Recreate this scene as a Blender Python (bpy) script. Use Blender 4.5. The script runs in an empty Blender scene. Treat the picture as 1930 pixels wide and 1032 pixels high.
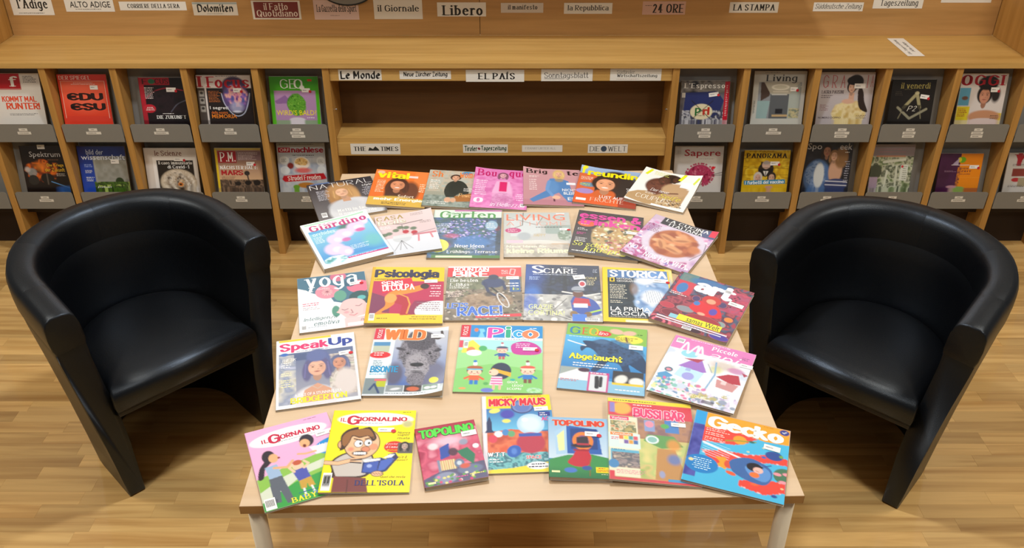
import bpy, bmesh, math, random
import numpy as np
from mathutils import Matrix, Vector
C = bpy.context.scene.collection
S = bpy.context.scene
PI = math.pi
# ------------------------------------------------------------------ camera
F, CAMH, PITCH = 1690.0, 2.117, math.radians(32.1)
cam = bpy.data.objects.new('camera', bpy.data.cameras.new('camera')); C.objects.link(cam)
cam.location = (0, 0, CAMH); cam.rotation_euler = (PI/2 - PITCH, 0, 0)
cam.data.sensor_width = 36; cam.data.lens = F/1930*36; cam.data.clip_start = .05
S.camera = cam
# ------------------------------------------------------------------ world, lights, exposure
S.view_settings.view_transform = 'Standard'; S.view_settings.look = 'None'
S.view_settings.gamma = 1; S.view_settings.use_curve_mapping = False
S.view_settings.exposure = 0.0
W = bpy.data.worlds.new('world'); S.world = W; W.use_nodes = True
W.node_tree.nodes['Background'].inputs[0].default_value = (1.0, .95, .88, 1)
W.node_tree.nodes['Background'].inputs[1].default_value = .135
def area(name, loc, rot, sx, sy, power, col):
    l = bpy.data.lights.new(name, 'AREA'); l.shape = 'RECTANGLE'; l.size = sx; l.size_y = sy
    l.energy = power; l.color = col
    o = bpy.data.objects.new(name, l); C.objects.link(o); o.location = loc; o.rotation_euler = rot
    return o
WARM = (1.0, .91, .77); COOL = (.80, .89, 1.0)
area('ceiling_lamp', (-.15, 2.55, 3.05), (0, 0, 0), .22, .18, 42, (.90, .95, 1))
area('ceiling_lamp', (-2.3, 2.0, 3.05), (0, 0, 0), .45, .45, 33, WARM)
area('ceiling_lamp', (2.3, 2.0, 3.05), (0, 0, 0), .45, .45, 33, WARM)
area('ceiling_lamp', (-1.9, .4, 3.05), (0, 0, 0), .4, .4, 24, (1, .95, .86))
area('ceiling_lamp', (1.9, .4, 3.05), (0, 0, 0), .4, .4, 24, (1, .95, .86))
area('window_light', (0, 7.0, 2.45), (math.radians(-97), 0, 0), 6.0, 1.2, 170, COOL)
# ------------------------------------------------------------------ projection of measured points onto known planes
cp, sp = math.cos(PITCH), math.sin(PITCH)
def ray(px, py):
    x, y = (px-965)/F, (py-516)/F
    return Vector((x, cp - y*sp, -sp - y*cp))
def atz(px, py, z): r = ray(px, py); return Vector((0, 0, CAMH)) + r*((z-CAMH)/r.z)
def aty(px, py, Y): r = ray(px, py); return Vector((0, 0, CAMH)) + r*(Y/r.y)
# ------------------------------------------------------------------ colour and materials
def lin(c):
    if isinstance(c, str):
        c = [int(c[i:i+2], 16)/255 for i in (0, 2, 4)]
    return tuple(((v+.055)/1.055)**2.4 if v > .04045 else v/12.92 for v in c)
def newmat(name):
    m = bpy.data.materials.new(name); m.use_nodes = True
    return m, m.node_tree.nodes, m.node_tree.links, m.node_tree.nodes['Principled BSDF']
def plain(name, col, rough=.5, metal=0, spec=.5, bump=0, bscale=200, var=.06):
    m, N, L, b = newmat(name)
    tc = N.new('ShaderNodeTexCoord'); nz = N.new('ShaderNodeTexNoise'); nz.inputs['Scale'].default_value = bscale
    L.new(tc.outputs['Object'], nz.inputs['Vector'])
    mx = N.new('ShaderNodeMixRGB'); c = lin(col)
    mx.inputs[1].default_value = (*[v*(1-var) for v in c], 1); mx.inputs[2].default_value = (*[min(1, v*(1+var)) for v in c], 1)
    L.new(nz.outputs[0], mx.inputs[0]); L.new(mx.outputs[0], b.inputs['Base Color'])
    b.inputs['Roughness'].default_value = rough; b.inputs['Metallic'].default_value = metal
    b.inputs['Specular IOR Level'].default_value = spec
    if bump:
        bp = N.new('ShaderNodeBump'); bp.inputs['Strength'].default_value = bump; bp.inputs['Distance'].default_value = .002
        L.new(nz.outputs[0], bp.inputs['Height']); L.new(bp.outputs[0], b.inputs['Normal'])
    return m
def wood(name, c1, c2, rough=.4, scale=1.0, axis=0, rand=0.0, spec=.5, streak=.5, coat=0):
    m, N, L, b = newmat(name)
    tc = N.new('ShaderNodeTexCoord'); mp = N.new('ShaderNodeMapping')
    sc = [26*scale]*3; sc[axis] = 1.4*scale
    mp.inputs['Scale'].default_value = sc
    L.new(tc.outputs['Object'], mp.inputs['Vector'])
    if rand:
        oi = N.new('ShaderNodeObjectInfo'); ge = N.new('ShaderNodeNewGeometry')
        ad = N.new('ShaderNodeMath'); ad.operation = 'ADD'
        L.new(oi.outputs['Random'], ad.inputs[0]); L.new(ge.outputs['Random Per Island'], ad.inputs[1])
        fr = N.new('ShaderNodeMath'); fr.operation = 'FRACT'; L.new(ad.outputs[0], fr.inputs[0])
        ml = N.new('ShaderNodeMath'); ml.operation = 'MULTIPLY'; ml.inputs[1].default_value = 37; L.new(fr.outputs[0], ml.inputs[0])
        cx = N.new('ShaderNodeCombineXYZ'); L.new(ml.outputs[0], cx.inputs[0]); L.new(ml.outputs[0], cx.inputs[1]); L.new(ml.outputs[0], cx.inputs[2])
        L.new(cx.outputs[0], mp.inputs['Location'])
    n1 = N.new('ShaderNodeTexNoise'); n1.inputs['Scale'].default_value = 1.0; n1.inputs['Detail'].default_value = 5; n1.inputs['Distortion'].default_value = .9
    L.new(mp.outputs[0], n1.inputs['Vector'])
    cr = N.new('ShaderNodeValToRGB'); L.new(n1.outputs[0], cr.inputs[0])
    cr.color_ramp.elements[0].position = .5-.22*streak/.5; cr.color_ramp.elements[1].position = .62
    cr.color_ramp.elements[0].color = (*lin(c2), 1); cr.color_ramp.elements[1].color = (*lin(c1), 1)
    out = cr.outputs[0]
    n2 = N.new('ShaderNodeTexNoise'); n2.inputs['Scale'].default_value = 6; n2.inputs['Detail'].default_value = 3
    L.new(mp.outputs[0], n2.inputs['Vector'])
    hv = N.new('ShaderNodeHueSaturation'); L.new(out, hv.inputs['Color'])
    mr = N.new('ShaderNodeMapRange'); mr.inputs[3].default_value = .93; mr.inputs[4].default_value = 1.07
    L.new(n2.outputs[0], mr.inputs[0])
    if rand:
        m2 = N.new('ShaderNodeMapRange'); m2.inputs[3].default_value = 1-rand; m2.inputs[4].default_value = 1+rand*.6
        L.new(fr.outputs[0], m2.inputs[0])
        mm = N.new('ShaderNodeMath'); mm.operation = 'MULTIPLY'; L.new(mr.outputs[0], mm.inputs[0]); L.new(m2.outputs[0], mm.inputs[1])
        L.new(mm.outputs[0], hv.inputs['Value'])
    else: L.new(mr.outputs[0], hv.inputs['Value'])
    L.new(hv.outputs[0], b.inputs['Base Color'])
    b.inputs['Roughness'].default_value = rough; b.inputs['Specular IOR Level'].default_value = spec
    b.inputs['Coat Weight'].default_value = coat; b.inputs['Coat Roughness'].default_value = .05
    bp = N.new('ShaderNodeBump'); bp.inputs['Strength'].default_value = .08; bp.inputs['Distance'].default_value = .001
    L.new(n1.outputs[0], bp.inputs['Height']); L.new(bp.outputs[0], b.inputs['Normal'])
    return m
def printmat(name, rough, coat):
    m, N, L, b = newmat(name)
    a = N.new('ShaderNodeAttribute'); a.attribute_name = 'ink'
    L.new(a.outputs['Color'], b.inputs['Base Color'])
    b.inputs['Roughness'].default_value = rough; b.inputs['Coat Weight'].default_value = coat; b.inputs['Coat Roughness'].default_value = .22
    return m
M = dict(
    oak=wood('oak veneer', 'c9a05c', 'b68c4a', .42, 1.0, 0),
    oak_back=wood('oak back panel', 'bc9058', 'aa804a', .5, .8, 0),
    oak_v=wood('oak veneer upright', 'bc8c48', 'a67838', .45, 1.2, 2),
    oak_shaded=wood('shaded oak back', '6e4c2a', '5e4022', .6, 1.0, 0),  # oak copy with the cabinet's inner shade put into its colour
    floor=wood('parquet varnish', 'deb674', 'b88c50', .34, .9, 0, rand=.2, coat=.8),
    beech=wood('beech laminate', 'd8be9e', 'd2b592', .36, .5, 0, streak=.3, coat=.2),
    beech_edge=wood('beech edge band', 'b58a55', 'a67c4a', .45, .8, 0),
    leather=plain('black leather', '07080b', .38, 0, .6, .25, 420, .15),
    grey=plain('grey powder coated steel', '868580', .48, .1, .4, .1, 900, .03),
    greyd=plain('dark grey steel back', '8c8c8a', .5, .1, .4, .1, 900, .03),
    white=plain('white paper', 'dedbd4', .6, var=.02),
    paper=plain('paper page block', 'b9ab98', .8, 0, .2, .5, 30, .12),
    red=plain('red dot', 'c8202c', .5), dark=plain('dark interior board', '2b1c12', .7),
    leg=plain('cream coated tube', 'efe2ca', .3, .0, .5, 0, 50, .02),
    metal=plain('zinc shelf pin', '9a9a98', .35, .9), black=plain('black plastic', '1a1a1a', .5),
    wallp=plain('wall paint', 'd8d2c4', .8), ceil=plain('ceiling paint', 'e4e0d8', .85),
    print=printmat('printed cover', .30, .55), matte=printmat('printed card', .55, 0.0),
)
M['leather'].node_tree.nodes['Principled BSDF'].inputs['Specular Tint'].default_value = (.72, .84, 1, 1)  # blue of cool light put into the leather's highlights
def glasslike(name, alpha, rough):
    m, N, L, b = newmat(name)
    b.inputs['Base Color'].default_value = (.9, .93, .95, 1); b.inputs['Roughness'].default_value = rough
    tr = N.new('ShaderNodeBsdfTransparent'); mx = N.new('ShaderNodeMixShader'); mx.inputs[0].default_value = alpha
    L.new(tr.outputs[0], mx.inputs[1]); L.new(b.outputs[0], mx.inputs[2])
    L.new(mx.outputs[0], N['Material Output'].inputs['Surface'])
    return m
M['sleeve'] = glasslike('clear plastic film', .05, .1)
# ------------------------------------------------------------------ object helpers
def fin(me, name, mat, parent=None, smooth=False):
    me.materials.append(M[mat] if isinstance(mat, str) else mat)
    o = bpy.data.objects.new(name, me); C.objects.link(o)
    if parent: o.parent = parent
    if smooth:
        for p in me.polygons: p.use_smooth = True
    return o
def obj(name, bm, mat, parent=None, smooth=False):
    me = bpy.data.meshes.new(name); bmesh.ops.recalc_face_normals(bm, faces=bm.faces); bm.to_mesh(me); bm.free()
    return fin(me, name, mat, parent, smooth)
def tag(o, label=None, cat=None, group=None, kind=None):
    if label: o['label'] = label
    if cat: o['category'] = cat
    if group: o['group'] = group
    if kind: o['kind'] = kind
    return o
def empty(name, loc=(0, 0, 0), rz=0):
    o = bpy.data.objects.new(name, None); C.objects.link(o); o.location = loc; o.rotation_euler = (0, 0, rz)
    o.empty_display_size = .05
    return o
def bx(bm, x0, x1, y0, y1, z0, z1, bev=0):
    v = [bm.verts.new(p) for p in ((x0,y0,z0),(x1,y0,z0),(x1,y1,z0),(x0,y1,z0),(x0,y0,z1),(x1,y0,z1),(x1,y1,z1),(x0,y1,z1))]
    fs = [bm.faces.new([v[i] for i in q]) for q in ((3,2,1,0),(4,5,6,7),(0,1,5,4),(1,2,6,5),(2,3,7,6),(3,0,4,7))]
    if bev:
        es = list({e for f in fs for e in f.edges})
        bmesh.ops.bevel(bm, geom=es, offset=bev, segments=2, profile=.7, affect='EDGES')
def box(name, mat, parent, *a, bev=.0015):
    bm = bmesh.new(); bx(bm, *a, bev=bev); return obj(name, bm, mat, parent)
def tube(bm, p0, p1, r, n=20, r1=None, cap=True):
    p0, p1 = Vector(p0), Vector(p1); d = (p1-p0).normalized(); r1 = r if r1 is None else r1
    u = d.orthogonal().normalized(); w = d.cross(u)
    A = [bm.verts.new(p0 + (u*math.cos(t)+w*math.sin(t))*r) for t in [2*PI*i/n for i in range(n)]]
    B = [bm.verts.new(p1 + (u*math.cos(t)+w*math.sin(t))*r1) for t in [2*PI*i/n for i in range(n)]]
    for i in range(n): bm.faces.new((A[i], A[(i+1)%n], B[(i+1)%n], B[i]))
    if cap: bm.faces.new(A[::-1]); bm.faces.new(B)
# ------------------------------------------------------------------ lettering
SK = {
'A':'033d63 1757','B':'030d 0d2d ~2d5c5928 0828 ~28676423 0323','C':'~6b5c3d1c0a0614335465','D':'030d 0d2d ~2d5c6a665423 0323',
'E':'030d 0d5d 0848 0353','F':'030d 0d5d 0848','G':'~6b5c3d1c0a0614335465 6468 6848','H':'030d 636d 0868','I':'030d','J':'4d46 ~46341305',
'K':'030d 5d08 2953','L':'030d 0353','M':'030d 0d36 366d 6d63','N':'030d 0d63 636d','O':'~3d1c0a06143354666a5c3d','P':'030d 0d2d ~2d5c5927 0727',
'Q':'~3d1c0a06143354666a5c3d 4662','R':'030d 0d2d ~2d5c5927 0727 2753','S':'~5b3d0c0a28475533130 5'.replace(' ',''),'T':'333d 0d6d','U':'0d06 ~0614335466 666d',
'V':'0d33 336d','W':'0d23 234c 4c63 638d','X':'0d53 5d03','Y':'0d38 6d38 3833','Z':'0d5d 5d03 0353',
'a':'~092a49 4943 ~4717051344','b':'0d03 ~092a48452304','c':'~492a08052344','d':'4d43 ~492a08052344','e':'0747 ~47482a08052344',
'f':'~4c3d1c1a 1a13 0a3a','g':'~492a08052344 4a42 ~422001','h':'0d03 ~082a48 4843','i':'0a03 0c0d','j':'2a22 ~221000 2c2d','k':'0d03 3a06 1743',
'l':'0d03','m':'0a03 ~082a38 3833 ~385a68 6863','n':'0a03 ~082a48 4843','o':'~2a08052345482a','p':'0a00 ~092a48452304','q':'4a40 ~492a08052344',
'r':'0a03 ~082a39','s':'~492a091736452304','t':'1d14 ~142334 0a3a','u':'0a05 ~05132344 4a43','v':'0a23 234a','w':'0a13 1338 3853 536a',
'x':'0a43 4a03','y':'0a23 4a10','z':'0a4a 4a03 0343',"'":'0d0b','.':'0304','-':'0747','!':'0d06 0304','?':'~0b2d4b2826 2324','&':'~531a2d3b06133357',
'2':'~0b2d4b3803 0343','4':'3d06 0656 3d33','1':'0b2d 2d23','0':'~2d0b052345 4b2d'.replace(' ',''),
'\u00fc':'0a05 ~05132344 4a43 0c0d 4c4d','\u00e4':'~092a49 4943 ~4717051344 0c0d 4c4d','\u00d6':'~3d1c0a06143354666a5c3d 1e1f 5e5f','\u00cd':'030d 0e1f',
'\u00c4':'033d63 1757 1e1f 5e5f','\u00c0':'033d63 1757 2f3e','\u00f6':'~2a08052345482a 0c0d 4c4d','\u20ac':'~6b5c3d1c0a0614335465 0747 0949',',':'0403','/':'033d',':':'0304 0809'}
def crom(P, k=3):
    P = [np.array(p, float) for p in P]; Q = [P[0]*2-P[1]] + P + [P[-1]*2-P[-2]]; out = []
    if np.allclose(P[0], P[-1]): Q[0] = P[-2]; Q[-1] = P[1]
    for i in range(1, len(Q)-2):
        for j in range(k):
            t = j/k; a, b, c, d = Q[i-1:i+3]
            out.append(.5*((2*b)+(c-a)*t+(2*a-5*b+4*c-d)*t*t+(3*b-a-3*c+d)*t**3))
    out.append(P[-1]); return out
def hull(pts):
    pts = sorted(set((round(float(x), 4), round(float(y), 4)) for x, y in pts))
    def half(ps):
        h = []
        for p in ps:
            while len(h) > 1 and (h[-1][0]-h[-2][0])*(p[1]-h[-2][1])-(h[-1][1]-h[-2][1])*(p[0]-h[-2][0]) <= 0: h.pop()
            h.append(p)
        return h
    return half(pts)[:-1] + half(pts[::-1])[:-1]
STY = {  # nib half-axes, nib angle, serif length, serif half thickness, slant, curves
 'r': (.88, .34, 0, 1.7, .22, 0, 1), 'R': (1.15, .42, 0, 2.15, .34, 0, 1), 'h': (1.2, .88, 0, 0, 0, 0, 1),
 'i': (.62, .28, 0, 1.0, .2, .22, 1), 'k': (1.35, .3, 42, 0, 0, 0, 0), 't': (.3, .2, 0, 0, 0, 0, 1), 'm': (.5, .45, 0, 0, 0, 0, 1),
 'c': (.5, .35, 30, 0, 0, .25, 1), 'f': (.55, .27, 0, 1.1, .16, 0, 1), 'F': (1.5, 1.1, 0, 0, 0, 0, 1)}
_gl = {}
def glyph(ch, st):
    key = (ch, st)
    if key in _gl: return _gl[key]
    polys = []; wmax = 0
    if st in STY:
        a, b, ang, sl, sh, slant, cur = STY[st]; ca, sa = math.cos(math.radians(ang)), math.sin(math.radians(ang))
        nb = 4 if st == 'k' else 8
        nib = [(a*math.cos(t)*ca-b*math.sin(t)*sa, a*math.cos(t)*sa+b*math.sin(t)*ca) for t in [2*PI*(i+.5*(nb == 8))/nb for i in range(nb)]]
        for s in SK.get(ch, '').split():
            sm = s[0] == '~'; s = s.lstrip('~')
            P = [(int(s[i]), int(s[i+1], 16)-3) for i in range(0, len(s)-1, 2)]
            wmax = max(wmax, max(p[0] for p in P))
            Q = crom(P) if sm and cur else P
            for p, q in zip(Q[:-1], Q[1:]):
                polys.append(hull([(p[0]+n[0], p[1]+n[1]) for n in nib]+[(q[0]+n[0], q[1]+n[1]) for n in nib]))
            if sl and not sm and len(P) >= 2:
                for e, o_ in ((P[0], P[1]), (P[-1], P[-2])):
                    if e[1] in (0, 7, 10, -3) and abs(o_[1]-e[1]) > 2.5 and abs(o_[0]-e[0]) < abs(o_[1]-e[1])*.9:
                        y0 = e[1] + (sh*.6 if e[1] in (0, -3) else -sh*.6)
                        l0, l1 = (sl, sl if not (e[1] == 7) else .3)
                        polys.append([(e[0]-l0, y0-sh), (e[0]+l1, y0-sh), (e[0]+l1, y0+sh), (e[0]-l0, y0+sh)])
        if slant: polys = [[(x+y*slant, y) for x, y in p] for p in polys]
        adv = wmax + (2.2 if st != 'k' else 2.0) + ({'R': 1.9, 'r': 1.0, 'h': .4, 'k': .9}.get(st, .3)) - (.9 if ch in 'rfctLT' else 0) + (.5 if ch in 'FPmM' else 0)
        if ch == ' ' or not polys: adv = 3.5
        V = []; T = []
        for q_, p in enumerate(polys):
            o = len(V); V += [(x, y, (q_ % 7)*.8) for x, y in p]; T += [(o, o+i, o+i+1) for i in range(1, len(p)-1)]
        g = (np.array(V, float).reshape(-1, 3)/10, np.array(T, int).reshape(-1, 3), adv/10)
    else:
        g = _bf(ch, {'s': 0, 'b': .008}[st])
    _gl[key] = g
    return g
_cu = bpy.data.curves.new('letters', 'FONT'); _cu.resolution_u = 2; _co = bpy.data.objects.new('letters', _cu); C.objects.link(_co)
def _ev(s, off):
    _cu.body = s; _cu.offset = off; bpy.context.view_layer.update()
    e = _co.evaluated_get(bpy.context.evaluated_depsgraph_get()); me = e.to_mesh(); me.calc_loop_triangles()
    V = np.array([v.co[:2] for v in me.vertices]).reshape(-1, 2); T = np.array([t.vertices[:] for t in me.loop_triangles], int).reshape(-1, 3)
    e.to_mesh_clear(); return V, T
_bar = {}
def _bf(ch, off):
    if off not in _bar: _bar[off] = _ev('|', off)[0][:, 0].min()
    if ch == ' ': return np.zeros((0, 3)), np.zeros((0, 3), int), .28
    V, T = _ev(ch, off); V = np.concatenate([V, np.zeros((len(V), 1))], 1); V2, _ = _ev(ch+'|', off)
    adv = V2[:, 0].max() - (_ev('|', off)[0][:, 0].max()) if len(V2) else .5
    return V, T, float(adv) + off*.6
def word(s, st):
    V = []; T = []; x = 0; n = 0
    for ch in s:
        v, t, a = glyph(ch, st)
        if len(v): V.append(v+[x, 0, 0]); T.append(t+n); n += len(v)
        x += a
    if not V: return np.zeros((0, 3)), np.zeros((0, 3), int)
    return np.concatenate(V), np.concatenate(T)
# ------------------------------------------------------------------ cover artwork: a fine vertex-coloured sheet plus lettering in real faces
def vnoise(X, Y, s, seed):
    r = np.random.RandomState(seed); g = r.rand(64, 64)
    x = (X*s) % 63; y = (Y*s) % 63; i = x.astype(int); j = y.astype(int); fx = x-i; fy = y-j
    fx = fx*fx*(3-2*fx); fy = fy*fy*(3-2*fy)
    return (g[i, j]*(1-fx)+g[i+1, j]*fx)*(1-fy)+(g[i, j+1]*(1-fx)+g[i+1, j+1]*fx)*fy
class Art:
    def __init__(s, w, h, bg, res=.0019):
        s.w, s.h = w, h; s.nx = max(8, int(w/res)); s.ny = max(8, int(h/res))
        s.X, s.Y = np.meshgrid(np.linspace(0, 1, s.nx+1), np.linspace(0, 1, s.ny+1), indexing='ij')
        s.px = 1/s.nx; s.img = np.zeros((s.nx+1, s.ny+1, 3)); s.img[:] = lin(bg); s.V = []; s.T = []; s.K = []; s.Z = []; s.cnt = 0; s.st = []; s.ar = w/h; s.lay = 1
    def mix(s, m, c, a=1):
        m = np.clip(m, 0, 1)[..., None]*a; s.img = s.img*(1-m)+np.array(lin(c))*m; return s
    def g(s, c0, c1, y0=0, y1=1, x0=0, x1=1):
        t = np.clip((s.Y-y0)/(y1-y0), 0, 1)[..., None]; col = np.array(lin(c0))*(1-t)+np.array(lin(c1))*t
        m = ((s.Y >= y0) & (s.Y <= y1) & (s.X >= x0) & (s.X <= x1))[..., None]; s.img = np.where(m, col, s.img); return s
    def r(s, x0, y0, x1, y1, c, a=1, rot=0):
        if rot:
            cx, cy = (x0+x1)/2, (y0+y1)/2; t = math.radians(rot); ps = []
            for x, y in ((x0, y0), (x1, y0), (x1, y1), (x0, y1)):
                dx, dy = (x-cx), (y-cy)/s.ar; ps.append((cx+dx*math.cos(t)-dy*math.sin(t), cy+(dx*math.sin(t)+dy*math.cos(t))*s.ar))
            return s.p(ps, c, a)
        p = s.px; q = p*s.ar
        m = np.clip((s.X-x0)/p+.5, 0, 1)*np.clip((x1-s.X)/p+.5, 0, 1)*np.clip((s.Y-y0)/q+.5, 0, 1)*np.clip((y1-s.Y)/q+.5, 0, 1)
        return s.mix(m, c, a)
    def e(s, cx, cy, rx, ry, c, a=1, soft=0, rot=0):
        dx = s.X-cx; dy = (s.Y-cy)/s.ar; ry = ry/s.ar; t = math.radians(rot)
        u = (dx*math.cos(t)+dy*math.sin(t))/rx; v = (-dx*math.sin(t)+dy*math.cos(t))/ry
        d = np.sqrt(u*u+v*v); k = soft if soft else s.px/min(rx, ry)
        return s.mix((1-d)/k+(.5 if not soft else .0), c, a)
    def p(s, P, c, a=1):
        m = np.zeros_like(s.X)
        for ox, oy in ((-.25, -.25), (.25, .25), (-.25, .25), (.25, -.25)):
            X = s.X+ox*s.px; Y = s.Y+oy*s.px*s.ar; ins = np.zeros(X.shape, bool)
            for (x0, y0), (x1, y1) in zip(P, P[1:]+P[:1]):
                if y0 == y1: continue
                ins ^= ((Y < y0) != (Y < y1)) & (X < (x1-x0)*(Y-y0)/(y1-y0)+x0)
            m += ins*.25
        return s.mix(m, c, a)
    def l(s, P, w, c, a=1):
        m = np.zeros_like(s.X)
        for (x0, y0), (x1, y1) in zip(P[:-1], P[1:]):
            ax, ay, bx_, by = x0, y0/s.ar, x1, y1/s.ar; dx, dy = bx_-ax, by-ay; L = dx*dx+dy*dy+1e-9
            Y = s.Y/s.ar; t = np.clip(((s.X-ax)*dx+(Y-ay)*dy)/L, 0, 1)
            d = np.hypot(s.X-ax-t*dx, Y-ay-t*dy); m = np.maximum(m, np.clip((w/2-d)/s.px+.5, 0, 1))
        return s.mix(m, c, a)
    def n(s, x0, y0, x1, y1, cols, sc=12, seed=1, a=1, ell=0):
        N1 = vnoise(s.X, s.Y/s.ar, sc, seed)*.6+vnoise(s.X, s.Y/s.ar, sc*2.3, seed+1)*.4
        k = len(cols); lo, hi = N1.min(), N1.max(); N1 = (N1-lo)/(hi-lo); N1 = np.clip((N1-.5)*1.5+.5, 0, .999)*(k-1)
        i = N1.astype(int); f = (N1-i)[..., None]; cc = np.array([lin(c) for c in cols]); col = cc[i]*(1-f)+cc[np.minimum(i+1, k-1)]*f
        if ell:
            d = np.sqrt(((s.X-(x0+x1)/2)/((x1-x0)/2))**2+((s.Y-(y0+y1)/2)/((y1-y0)/2))**2)+(vnoise(s.X, s.Y, 14, seed+5)-.5)*.25; m = np.clip((1-d)/.12, 0, 1)
        else: m = ((s.X >= x0) & (s.X <= x1) & (s.Y >= y0) & (s.Y <= y1))*1.0
        m = m[..., None]*a; s.img = s.img*(1-m)+col*m; return s
    def add(s, V, T, c, lay=None):
        if not len(V): return s
        s.V.append(np.asarray(V, float)); s.T.append(np.asarray(T)+s.cnt); s.cnt += len(V)
        s.K.append(np.tile(np.array(lin(c)), (len(V), 1))); s.Z.append(np.zeros(len(V))+(s.lay if lay is None else lay)); return s
    def t(s, txt, x0, y0, x1, y1, c, f='b', rot=0, out=None, sh=0):
        V, T = word(txt, f)
        if not len(V): return s
        jz = V[:, 2].copy(); V = V[:, :2]; mn, mx = V.min(0), V.max(0); V = (V-mn)/(mx-mn+1e-9)
        cx, cy = (x0+x1)/2, (y0+y1)/2; dx = (V[:, 0]-.5)*(x1-x0); dy = -(V[:, 1]-.5)*(y1-y0)/s.ar
        t = math.radians(rot); X = cx+dx*math.cos(t)+dy*math.sin(t); Y = cy+(-dx*math.sin(t)+dy*math.cos(t))*s.ar
        if out:
            o = sh or .008
            for k in range(6):
                s.add(np.stack([X+o*math.cos(k*PI/3), Y+o*math.sin(k*PI/3)*s.ar], 1), T, out, 1+k*.5+jz*.5)
        s.add(np.stack([X, Y], 1), T, c, (4.2 if out else 1.6)+jz); return s
    def q(s, x0, y0, x1, y1, c, lay=1, rot=0):
        cx, cy = (x0+x1)/2, (y0+y1)/2; t = math.radians(rot); P = []
        for x, y in ((x0, y0), (x1, y0), (x1, y1), (x0, y1)):
            dx, dy = x-cx, (y-cy)/s.ar; P.append((cx+dx*math.cos(t)+dy*math.sin(t), cy+(-dx*math.sin(t)+dy*math.cos(t))*s.ar))
        return s.add(P, [(0, 1, 2), (0, 2, 3)], c, lay)
    def gk(s, x0, y0, x1, y1, n, c, al='l', seed=3, rot=0):   # rows of small print
        r = random.Random(seed+int(x0*91+y0*57)); hh = (y1-y0)/n
        for i in range(n):
            ln = (x1-x0)*r.uniform(.65, 1); a = x0 if al == 'l' else (x1-ln if al == 'r' else (x0+x1-ln)/2); x = a; y = y0+hh*(i+.2)
            while x < a+ln-.01:
                w = min(r.uniform(.014, .05), a+ln-x); s.q(x, y+hh*.1*r.random(), x+w, y+hh*r.uniform(.34, .46), c, 1.2); x += w+.009
        return s
    def bar(s, x, y, w=.1, h=.09):
        s.q(x, y, x+w, y+h, 'f2f2f2', 1.3); k = 9
        for i in range(k): s.q(x+w*(.1+.8*i/k), y+h*.15, x+w*(.1+.8*(i+.5)/k), y+h*.72, '222222', 1.9)
        return s
    def stk(s, x, y, w=.17, h=.055, dot=1, rot=0): s.st.append((x, y, w, h, dot, rot)); return s
    def face(s, cx, cy, k, skin='e3b596', hair='4a3020', hl=1.3, eye=1, top=None):
        R = s.ar; d = lambda c, m: ''.join('%02x' % min(255, int(int(c[i:i+2], 16)*m)) for i in (0, 2, 4))
        s.e(cx, cy-k*.15*R, k*1.3, k*1.6*R, hair, 1, .14)
        if hl > .95:
            for q in (-1, 1): s.e(cx+q*k*.95, cy+k*.7*R, k*.5, k*1.5*R*hl, hair, .95, .3); s.l([(cx+q*k*1.0, cy-k*.6*R), (cx+q*k*1.15, cy+k*1.4*R)], k*.12, d(hair, 1.5), .35)
        s.e(cx, cy+k*1.35*R, k*.42, k*.75*R, d(skin, .8), 1, .12); s.e(cx, cy+k*.1*R, k*.84, k*1.22*R, skin, 1, .1)
        s.e(cx+k*.5, cy+k*.15*R, k*.42, k*.9*R, d(skin, .85), .6, .8); s.e(cx-k*.2, cy-.45*k*R, k*.5, k*.4*R, d(skin, 1.1), .6, .9)
        s.e(cx-k*.42, cy+k*.38*R, k*.26, k*.24*R, d(skin, 1.08), .6, .8); s.p(s.curve([(cx-k*.95, cy-k*.1*R), (cx-k*.85, cy-k*.9*R), (cx, cy-k*1.4*R), (cx+k*.85, cy-k*.9*R), (cx+k*.95, cy-k*.1*R), (cx+k*.7, cy-k*.72*R), (cx-k*.1, cy-k*1.0*R), (cx-k*.7, cy-k*.7*R)], 3), hair)
        for q in (-1, 1):
            s.l([(cx+q*k*.2, cy-k*.3*R), (cx+q*k*.42, cy-k*.37*R), (cx+q*k*.6, cy-k*.31*R)], k*.08, d(hair, .8), .65)
            if eye: s.e(cx+q*k*.38, cy-k*.08*R, k*.17, k*.085*R, '3a2a24', .75, .5); s.e(cx+q*k*.38, cy-k*.07*R, k*.07, k*.07*R, '120c0a')
            else: s.l([(cx+q*k*.24, cy-k*.06*R), (cx+q*k*.4, cy-k*.02*R), (cx+q*k*.56, cy-k*.07*R)], k*.08, '4a3428', .8)
        s.e(cx+k*.08, cy+k*.32*R, k*.14, k*.12*R, d(skin, .72), .7, .7); s.e(cx, cy+k*.24*R, k*.07, k*.2*R, d(skin, 1.12), .5, .7)
        s.e(cx, cy+k*.66*R, k*.3, k*.11*R, 'a8504e', .85, .4); s.l([(cx-k*.26, cy+k*.64*R), (cx, cy+k*.68*R), (cx+k*.26, cy+k*.63*R)], k*.05, '6a2c2c', .7); return s
    def sc(s, x0, y0, x1, y1, n, k, cols, seed=1, ell=0, a=.9, soft=.3):
        r = random.Random(seed); cx, cy = (x0+x1)/2, (y0+y1)/2
        for i in range(n):
            x, y = r.uniform(x0, x1), r.uniform(y0, y1)
            if ell and ((x-cx)/(x1-x0)*2)**2+((y-cy)/(y1-y0)*2)**2 > 1: continue
            q = k*r.uniform(.6, 1.4); s.e(x, y, q, q*s.ar*r.uniform(.45, 1.1), r.choice(cols), a, soft, r.uniform(0, 180))
        return s
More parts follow.
